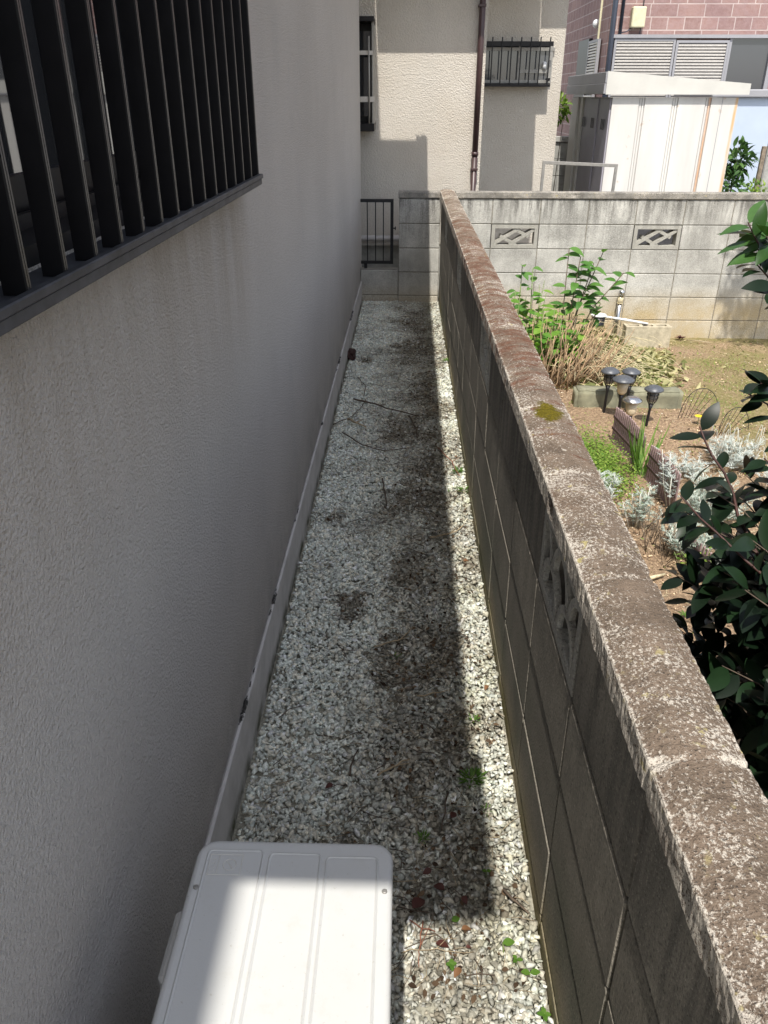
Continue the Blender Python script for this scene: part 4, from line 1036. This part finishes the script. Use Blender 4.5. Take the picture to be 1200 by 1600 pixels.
# dried leaf pile
b = MB(); s_ = MB()
for i in range(3600):
    x = rnd.gauss(1.70, .20); y = rnd.gauss(6.32, .30); hz = .26*math.exp(-((x-1.55)/.22)**2-((y-6.35)/.3)**2)
    an = rnd.uniform(0, 6.28); b.leaf((x, y, G+.008+hz*rnd.random()), (math.cos(an), math.sin(an), rnd.uniform(-.3, .6)), rv()+Vector((0, 0, 1.2)), rnd.uniform(.04, .10), rnd.uniform(.02, .045), rnd.uniform(0, .8), .5, 5)
for i in range(330):
    x = rnd.gauss(1.50, .17); y = rnd.gauss(6.15, .3); an = rnd.gauss(.2, .9); L = rnd.uniform(.1, .3); p = Vector((x, y, G+.02+.20*rnd.random()))
    q = p+Vector((math.cos(an)*L, -abs(math.sin(an))*L*.6, -rnd.uniform(.0, .12))); q.z = max(q.z, G+.01)
    s_.tube(bezier(p, p.lerp(q, .5)+Vector((0, 0, .05)), q, 4), .0018, 4)
o = stuff(b.build('dried_leaves', 'dry_leaf')); o['label'] = 'heap of dried pale leaves between hydrangea and hollow block'
o = stuff(s_.build('dried_stalks', 'pale_straw')); o['label'] = 'bleached drooping straw stalks beside the tan canes'
# ground cover
b = MB()
for i in range(5200):
    x = rnd.gauss(1.13, .10); y = rnd.gauss(4.22, .22)
    if x < .45 or x > 1.33: continue
    an = rnd.uniform(0, 6.28); b.leaf((x, y, G+rnd.uniform(.01, .075)), (math.cos(an), math.sin(an), rnd.uniform(0, .9)), (0, 0, 1), rnd.uniform(.012, .022), rnd.uniform(.008, .013), .2, .2, 2)
o = stuff(b.build('ground_cover', 'cover_leaf')); o['label'] = 'low bright green ground cover beside the brown picket edging'
b = MB()
for i in range(5200):
    x = 2.0+rnd.gauss(0, .5); y = 5.7+rnd.gauss(0, .6)
    if x < .5 or y > 7 or fbm(x, y, 2.5, 3.) < -.05: continue
    an = rnd.uniform(0, 6.28); b.leaf((x, y, G+.01), (math.cos(an), math.sin(an), rnd.uniform(.2, 1.6)), (0, 0, 1), rnd.uniform(.012, .035), .004, .2, .2, 2)
o = stuff(b.build('sparse_grass', 'cover_leaf')); o['label'] = 'sparse tiny weeds and moss greening the garden soil'
# blades
b = MB()
for i in range(26):
    an = rnd.uniform(-.5, 3.6); L = rnd.uniform(.18, .36); el = rnd.uniform(.9, 2.6)
    b.leaf((1.36+rnd.gauss(0, .02), 4.12+rnd.gauss(0, .02), G), (math.cos(an), math.sin(an)*.6, el), (-math.cos(an), -math.sin(an), .5), L, .014, -.18, .3, 8, .35)
tag(b.build('blade_plant', 'blade_leaf'), 'clump of long arching green and cream edged blades at the picket edging', 'plant')
# silvery plants
def dusty(x, y, n_, h, sp, lb, mat='silver_leaf', lean=(0, 0), z0=G, dens=1.0, hoops=0):
    t = thing('dusty_miller', lb, 'plant', (x, y, z0), 'silvery dusty miller plants'); b = MB(); s_ = MB()
    for i in range(n_):
        an = rnd.uniform(0, 6.28); r_ = sp*math.sqrt(rnd.random()); hh = h*rnd.uniform(.5, 1.)*(1-.3*r_/sp)
        base = Vector((x+r_*.35*math.cos(an), y+r_*.35*math.sin(an), z0)); tip = Vector((x+r_*math.cos(an)+lean[0]*hh, y+r_*math.sin(an)+lean[1]*hh, z0+hh))
        s_.tube([base, base.lerp(tip, .5)+rv(.006), tip], [.0035, .003, .002], 4)
        for k in range(int(13*dens)):
            t_ = .35+.65*rnd.random(); p = base.lerp(tip, t_); a2 = rnd.uniform(0, 6.28); d_ = Vector((math.cos(a2), math.sin(a2), rnd.uniform(.0, 1.1))).normalized()
            L = rnd.uniform(.028, .055); b.leaf(p, d_, (0, 0, 1), L, .0045, .15, .2, 3)
            sd2 = d_.cross(Vector((0, 0, 1))).normalized()
            for q in (.4, .65, .85):
                for sgn in (-1, 1): b.leaf(p+d_*L*q, d_*.7+sd2*sgn*.9, (0, 0, 1), L*.40*(1.3-q*.6), .0042, .1, .1, 2)
    for i in range(hoops):
        an = rnd.uniform(0, 6.28); p = Vector((x+rnd.gauss(0, sp*.6), y+rnd.gauss(0, sp*.5), z0+h*.4)); q = p+Vector((rnd.uniform(-.03, .1), rnd.gauss(0, .03), -.05)); s_.tube(bezier(p, p+Vector((.03, 0, h*1.5)), q, 7), .0016, 4)
    s_.build('stems', 'silver_stem', t); b.build('foliage', mat, t)
dusty(1.40, 3.72, 5, .36, .06, 'tall leaning silvery stem rising in front of the picket edging', lean=(-.22, .1), dens=1.4)
dusty(1.06, 3.78, 11, .24, .10, 'small silvery plant close against the block wall coping', dens=1.0)
dusty(1.18, 3.50, 12, .26, .12, 'silver green plant low beside the coping, nearer than the ground cover', 'silver_low')
dusty(1.93, 4.28, 30, .20, .20, 'brightest white silvery plant with looping stems right of the picket edging', dens=1.1, hoops=16)
dusty(1.62, 4.10, 14, .14, .12, 'small sparse silvery plant between picket edging and camellia tip')
dusty(1.60, 3.62, 30, .27, .20, 'wide silver green plant behind the camellia branch', 'silver_low', dens=1.1)
dusty(1.36, 3.22, 22, .22, .14, 'grey green bushy plant at the lower picket edging', 'silver_low')
dusty(2.10, 3.95, 18, .18, .16, 'silvery plant half behind the camellia at the right edge', hoops=8)
b = MB()
for i in range(40):
    p = Vector((1.22+rnd.gauss(0, .05), 3.3+rnd.gauss(0, .08), G)); b.tube([p, p+Vector((rnd.gauss(0, .05), rnd.gauss(0, .05), rnd.uniform(.08, .2)))], .0016, 4)
tag(b.build('dead_stems', 'woody_stem'), 'tangle of bare brown stems beside the coping under silvery plants', 'plant')
t = thing('leafy_plant', 'small yellow green leafy plant above the lowest picket edging', 'plant', (1.38, 3.08, G)); b = MB(); s_ = MB()
for i in range(30):
    p = Vector((1.38+rnd.gauss(0, .05), 3.08+rnd.gauss(0, .05), G)); q = p+Vector((rnd.gauss(0, .04), rnd.gauss(0, .04), rnd.uniform(.05, .13))); s_.tube([p, q], .0018, 4)
    for k in range(10):
        an = rnd.uniform(0, 6.28); b.leaf(p.lerp(q, rnd.uniform(.3, 1)), (math.cos(an), math.sin(an), rnd.uniform(0, .9)), (0, 0, 1), rnd.uniform(.018, .035), .012, .2, .2, 3)
s_.build('stems', 'green_stem', t); b.build('foliage', 'cover_leaf', t)
# wire supports, flower
def wires(x, y, lb, h=.22, w_=.12):
    b = MB()
    for k in range(7):
        dx = w_*2*(k/6-.5); hh = h*math.sqrt(max(.05, 1-(dx/w_)**2*.85))
        b.tube([(x+dx*.6-.06, y+.05*k/6, G), (x+dx, y, G+hh)], .0016, 4)
    b.tube([(x+w_*math.cos(math.pi*i/14), y, G+.05+(h-.05)*math.sin(math.pi*i/14)) for i in range(15)], .0022, 5)
    tag(b.build('wire_support', 'wire_dark'), lb, 'wire support')
wires(1.98, 5.02, 'rounded black wire plant support on bare soil right of the lamps')
wires(2.10, 4.72, 'second black wire plant support, nearer, behind the yellow flower', .2, .09)
t = thing('yellow_flower', 'single yellow flower above the camellia tip', 'flower', (1.95, 4.93, G))
b = MB(); b.tube([(1.95, 4.93, G), (1.949, 4.93, -.255)], .0018, 5); b.build('stem', 'green_stem', t)
b = MB()
for i in range(12): an = i*math.pi/6; b.leaf((1.949, 4.93, -.253), (math.cos(an), math.sin(an), .35), (0, 0, 1), .030, .014, .2, .1, 4)
b.build('petals', 'yellow_petal', t)
t = thing('seedling', 'tiny two tone seedling on bare soil near the coping', 'seedling', (1.18, 2.72, G))
b = MB()
for i in range(14): an = i*.9; b.leaf((1.18, 2.72, G+.02), (math.cos(an), math.sin(an), .4), (0, 0, 1), .03, .008, .2, .1, 3)
b.build('leaves', 'weed_leaf', t)
b = MB(); b.tube([(1.04, 2.95, G+.012), (1.10, 2.98, G+.03), (1.19, 3.04, G+.015)], [.004, .010, .006], 7)
tag(b.build('pale_stalk', 'pale_straw'), 'thick yellowish stalk lying on the soil beside the coping', 'stalk')
b = MB()
for i in range(9): an = i*.7; b.leaf((2.46+rnd.gauss(0, .012), 7.0+rnd.gauss(0, .01), G+.01), (math.cos(an), math.sin(an)*.4, .6), (0, 0, 1), .045, .03, .3, .4, 4)
tag(b.build('withered_leaf_clump', 'dead_dark_leaf'), 'blackish withered leaves at the foot of the far wall', 'dead leaves')
b = MB(); b.tube([(2.50, 6.93, G+.02), (2.60, 6.9, G+.02), (2.68, 6.86, G+.015)], .004, 5)
tag(b.build('stick', 'twig_pale'), 'pale stick on soil beside the blackish withered leaves', 'twig')

# ------------------------------------------------------------------ camellia
cm = thing('camellia', 'dark glossy camellia shrub leaning in from the right edge', 'shrub', (1.25, 1.25, G))
TW2 = MB(); LEAF = MB(); YNG = MB(); ST = MB(); TR = MB()
def cam_branch(pts, r, nl, L=(.055, .085), start=.15, target=None, droop=.1, stb=None):
    P = [Vector(p) for p in pts]; n_ = len(P)
    (stb or ST).tube(P, [r*(1-.6*i/(n_-1)) for i in range(n_)], 6)
    tgt = target or LEAF
    for k in range(nl):
        t_ = start+(1-start)*(k+rnd.random()*.5)/nl; f_ = min(.999, t_)*(n_-1); i = int(f_); p = P[i].lerp(P[i+1], f_-i); d_ = (P[i+1]-P[i]).normalized()
        az_ = (k % 2)*math.pi+rnd.gauss(0, .6)
        o1 = d_.cross(Vector((0, 0, 1))).normalized(); o2 = o1.cross(d_)
        side = o1*math.cos(az_)+o2*math.sin(az_)*.6
        dd = (d_*rnd.uniform(.35, .8)+side).normalized()-Vector((0, 0, rnd.uniform(0, .45)))
        LL = rnd.uniform(*L); tgt.leaf(p+dd*.004, dd, Vector((0, -.25, 1))+rv(.35), LL, LL*rnd.uniform(.33, .47), rnd.uniform(.05, .3), rnd.uniform(.1, .35), 8, .45)
trunk = Vector((1.22, 1.25, G))
for (dx, dy, h_) in ((-.02, 0, 1.9), (.12, .2, 1.7), (.1, -.25, 2.0), (-.1, .1, 1.2)):
    TR.tube([trunk+Vector((dx*.2, dy*.2, 0)), trunk+Vector((dx*.6, dy*.6, .5)), trunk+Vector((dx, dy, h_+G))], [.028, .020, .008], 8)
# the branches that reach into view
cam_branch([(.98, 1.62, .45), (.900, 1.72, .58), (.854, 1.787, .663), (.842, 1.813, .712), (.819, 1.837, .759), (.786, 1.857, .799), (.768, 1.874, .832), (.754, 1.89, .864)], .005, 15, (.07, .095), .12)
cam_branch([(.95, 1.50, .55), (.82, 1.62, .63), (.76, 1.678, .675), (.722, 1.693, .704), (.693, 1.707, .733), (.672, 1.717, .753)], .004, 10, (.065, .09), .2)
cam_branch([(1.12, 1.85, .85), (1.0, 1.95, 1.08), (.894, 2.042, 1.253), (.868, 2.062, 1.292), (.848, 2.08, 1.328)], .004, 11, (.075, .10), .45, YNG)
cam_branch([(1.10, 1.85, .9), (.98, 1.95, 1.12), (.894, 2.021, 1.214), (.869, 2.033, 1.238)], .0035, 7, (.075, .10), .5)
cam_branch([(1.10, 1.7, .6), (1.0, 1.85, .80), (.93, 1.93, .91), (.885, 1.95, .93)], .004, 9, (.06, .085), .35)
cam_branch([(1.12, 1.6, .55), (1.03, 1.75, .68), (.96, 1.82, .76), (.91, 1.84, .80)], .004, 8, (.06, .085), .35)
cam_branch([(1.12, 2.0, 1.0), (1.02, 2.02, 1.15), (.92, 2.05, 1.27), (.89, 2.06, 1.30)], .0035, 12, (.075, .10), .4, YNG)
cam_branch([(1.15, 1.95, .95), (1.04, 1.98, 1.05), (.96, 2.0, 1.14), (.915, 2.0, 1.18)], .0035, 10, (.075, .10), .4)
cam_branch([(1.12, 1.8, .75), (1.02, 1.88, .86), (.94, 1.92, .95), (.90, 1.93, .965)], .0035, 12, (.08, .105), .35)
cam_branch([(1.05, 1.7, .6), (.98, 1.78, .70), (.93, 1.84, .78)], .0035, 10, (.08, .105), .3)
def inside(p):   # hedge side nearest the wall: keep clear of the coping
    return p.x > .60+.12*max(0, 1.3-p.y) 
cnt = 0
while cnt < 560:
    tip = Vector((rnd.uniform(.66, 1.35), rnd.uniform(1.02, 1.95), rnd.uniform(-.15, .72)))
    edge = .685+.16*abs(noise.noise(tip*5))+.14*max(0, tip.z-.5)
    if tip.x < edge: continue
    if tip.y > 1.55 and tip.z < .15: continue
    base = tip+Vector((.16, -.04, -.13))+rv(.02); mid = base.lerp(tip, .55)+Vector((0, 0, .02))
    cam_branch([base, mid, tip], .0025, rnd.randint(5, 8), (.075, .11), .25, stb=TW2); cnt += 1
cnt = 0
while cnt < 760:   # crown above, outside the picture on the right, shading the lower leaves
    v = rv(1.).normalized()*rnd.random()**.33; tip = Vector((1.34+.50*v.x, .78+.60*v.y, 1.50+.62*v.z))
    if tip.x < .80+.05: continue
    base = tip.lerp(Vector((1.25, 1.1, 1.0)), .3)
    cam_branch([base, base.lerp(tip, .5)+rv(.01), tip], .003, 8, (.075, .11), .2, stb=TW2); cnt += 1
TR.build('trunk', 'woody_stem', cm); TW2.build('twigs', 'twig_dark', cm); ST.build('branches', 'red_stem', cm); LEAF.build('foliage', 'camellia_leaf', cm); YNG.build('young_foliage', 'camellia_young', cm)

# small tree right of the picture whose shade falls on the far wall
tr = thing('tree', 'small leafy tree at the right of the garden whose shade dapples the far wall', 'tree', (3.6, 5.5, G))
b = MB(); b.tube([(3.6, 5.5, G), (3.55, 5.3, 1.2), (3.3, 5.1, 3.4)], [.06, .045, .02], 8); b.tube([(3.55, 5.3, 1.5), (3.1, 5.0, 3.3)], [.03, .01], 6); b.build('trunk', 'woody_stem', tr)
b = MB()
for i in range(1800):
    v = rv(1.).normalized()*rnd.random()**.4; p = Vector((3.12+.55*v.x, 5.0+.45*v.y, 3.55+.35*v.z))
    if noise.noise(p*2.6) < -.12: continue
    b.leaf(p, rv(1.), rv(1.), rnd.uniform(.05, .09), .035, .2, .2, 3)
b.build('crown', 'bush_leaf', tr)

# small plants beyond the wall
def bush(name, lb, x, y, z0, zt_, rx, n_, mat, L, stem=True):
    t = thing(name, lb, 'shrub', (x, y, z0)); b = MB(); s_ = MB()
    for i in range(5):
        s_.tube([(x, y, z0), (x+rnd.gauss(0, rx*.5), y+rnd.gauss(0, rx*.5), zt_-rnd.uniform(.02, .2))], [.008, .003], 5)
    s_.build('stems', 'woody_stem', t)
    for i in range(n_):
        v = rv(1.).normalized()*rnd.random()**.4; p = Vector((x+rx*v.x, y+rx*v.y, (zt_+zt_-2.2*rx)/2+rx*1.1*v.z))
        b.leaf(p, v+rv(.5), Vector((0, 0, 1))+rv(.4), rnd.uniform(*L), L[1]*.35, .3, .2, 4)
    b.build('foliage', mat, t)
bush('young_shrub', 'small bright green shrub in the gap left of the cream shed', 1.70, 10.0, G, 1.62, .13, 260, 'cover_leaf', (.05, .08))
bush('nandina', 'feathery dark green plant emerging right of the cream shed, upper one', 3.66, 9.6, .3, 1.15, .14, 190, 'bush_leaf', (.08, .13))
bush('nandina', 'lower dark green plant at the right foot of the cream shed', 3.58, 9.5, G, .86, .15, 170, 'bush_leaf', (.08, .12))
bush('low_shrub', 'low green tufts on top edge of the far wall before the blue unit', 3.92, 9.6, G, .78, .12, 170, 'cover_leaf', (.04, .07))
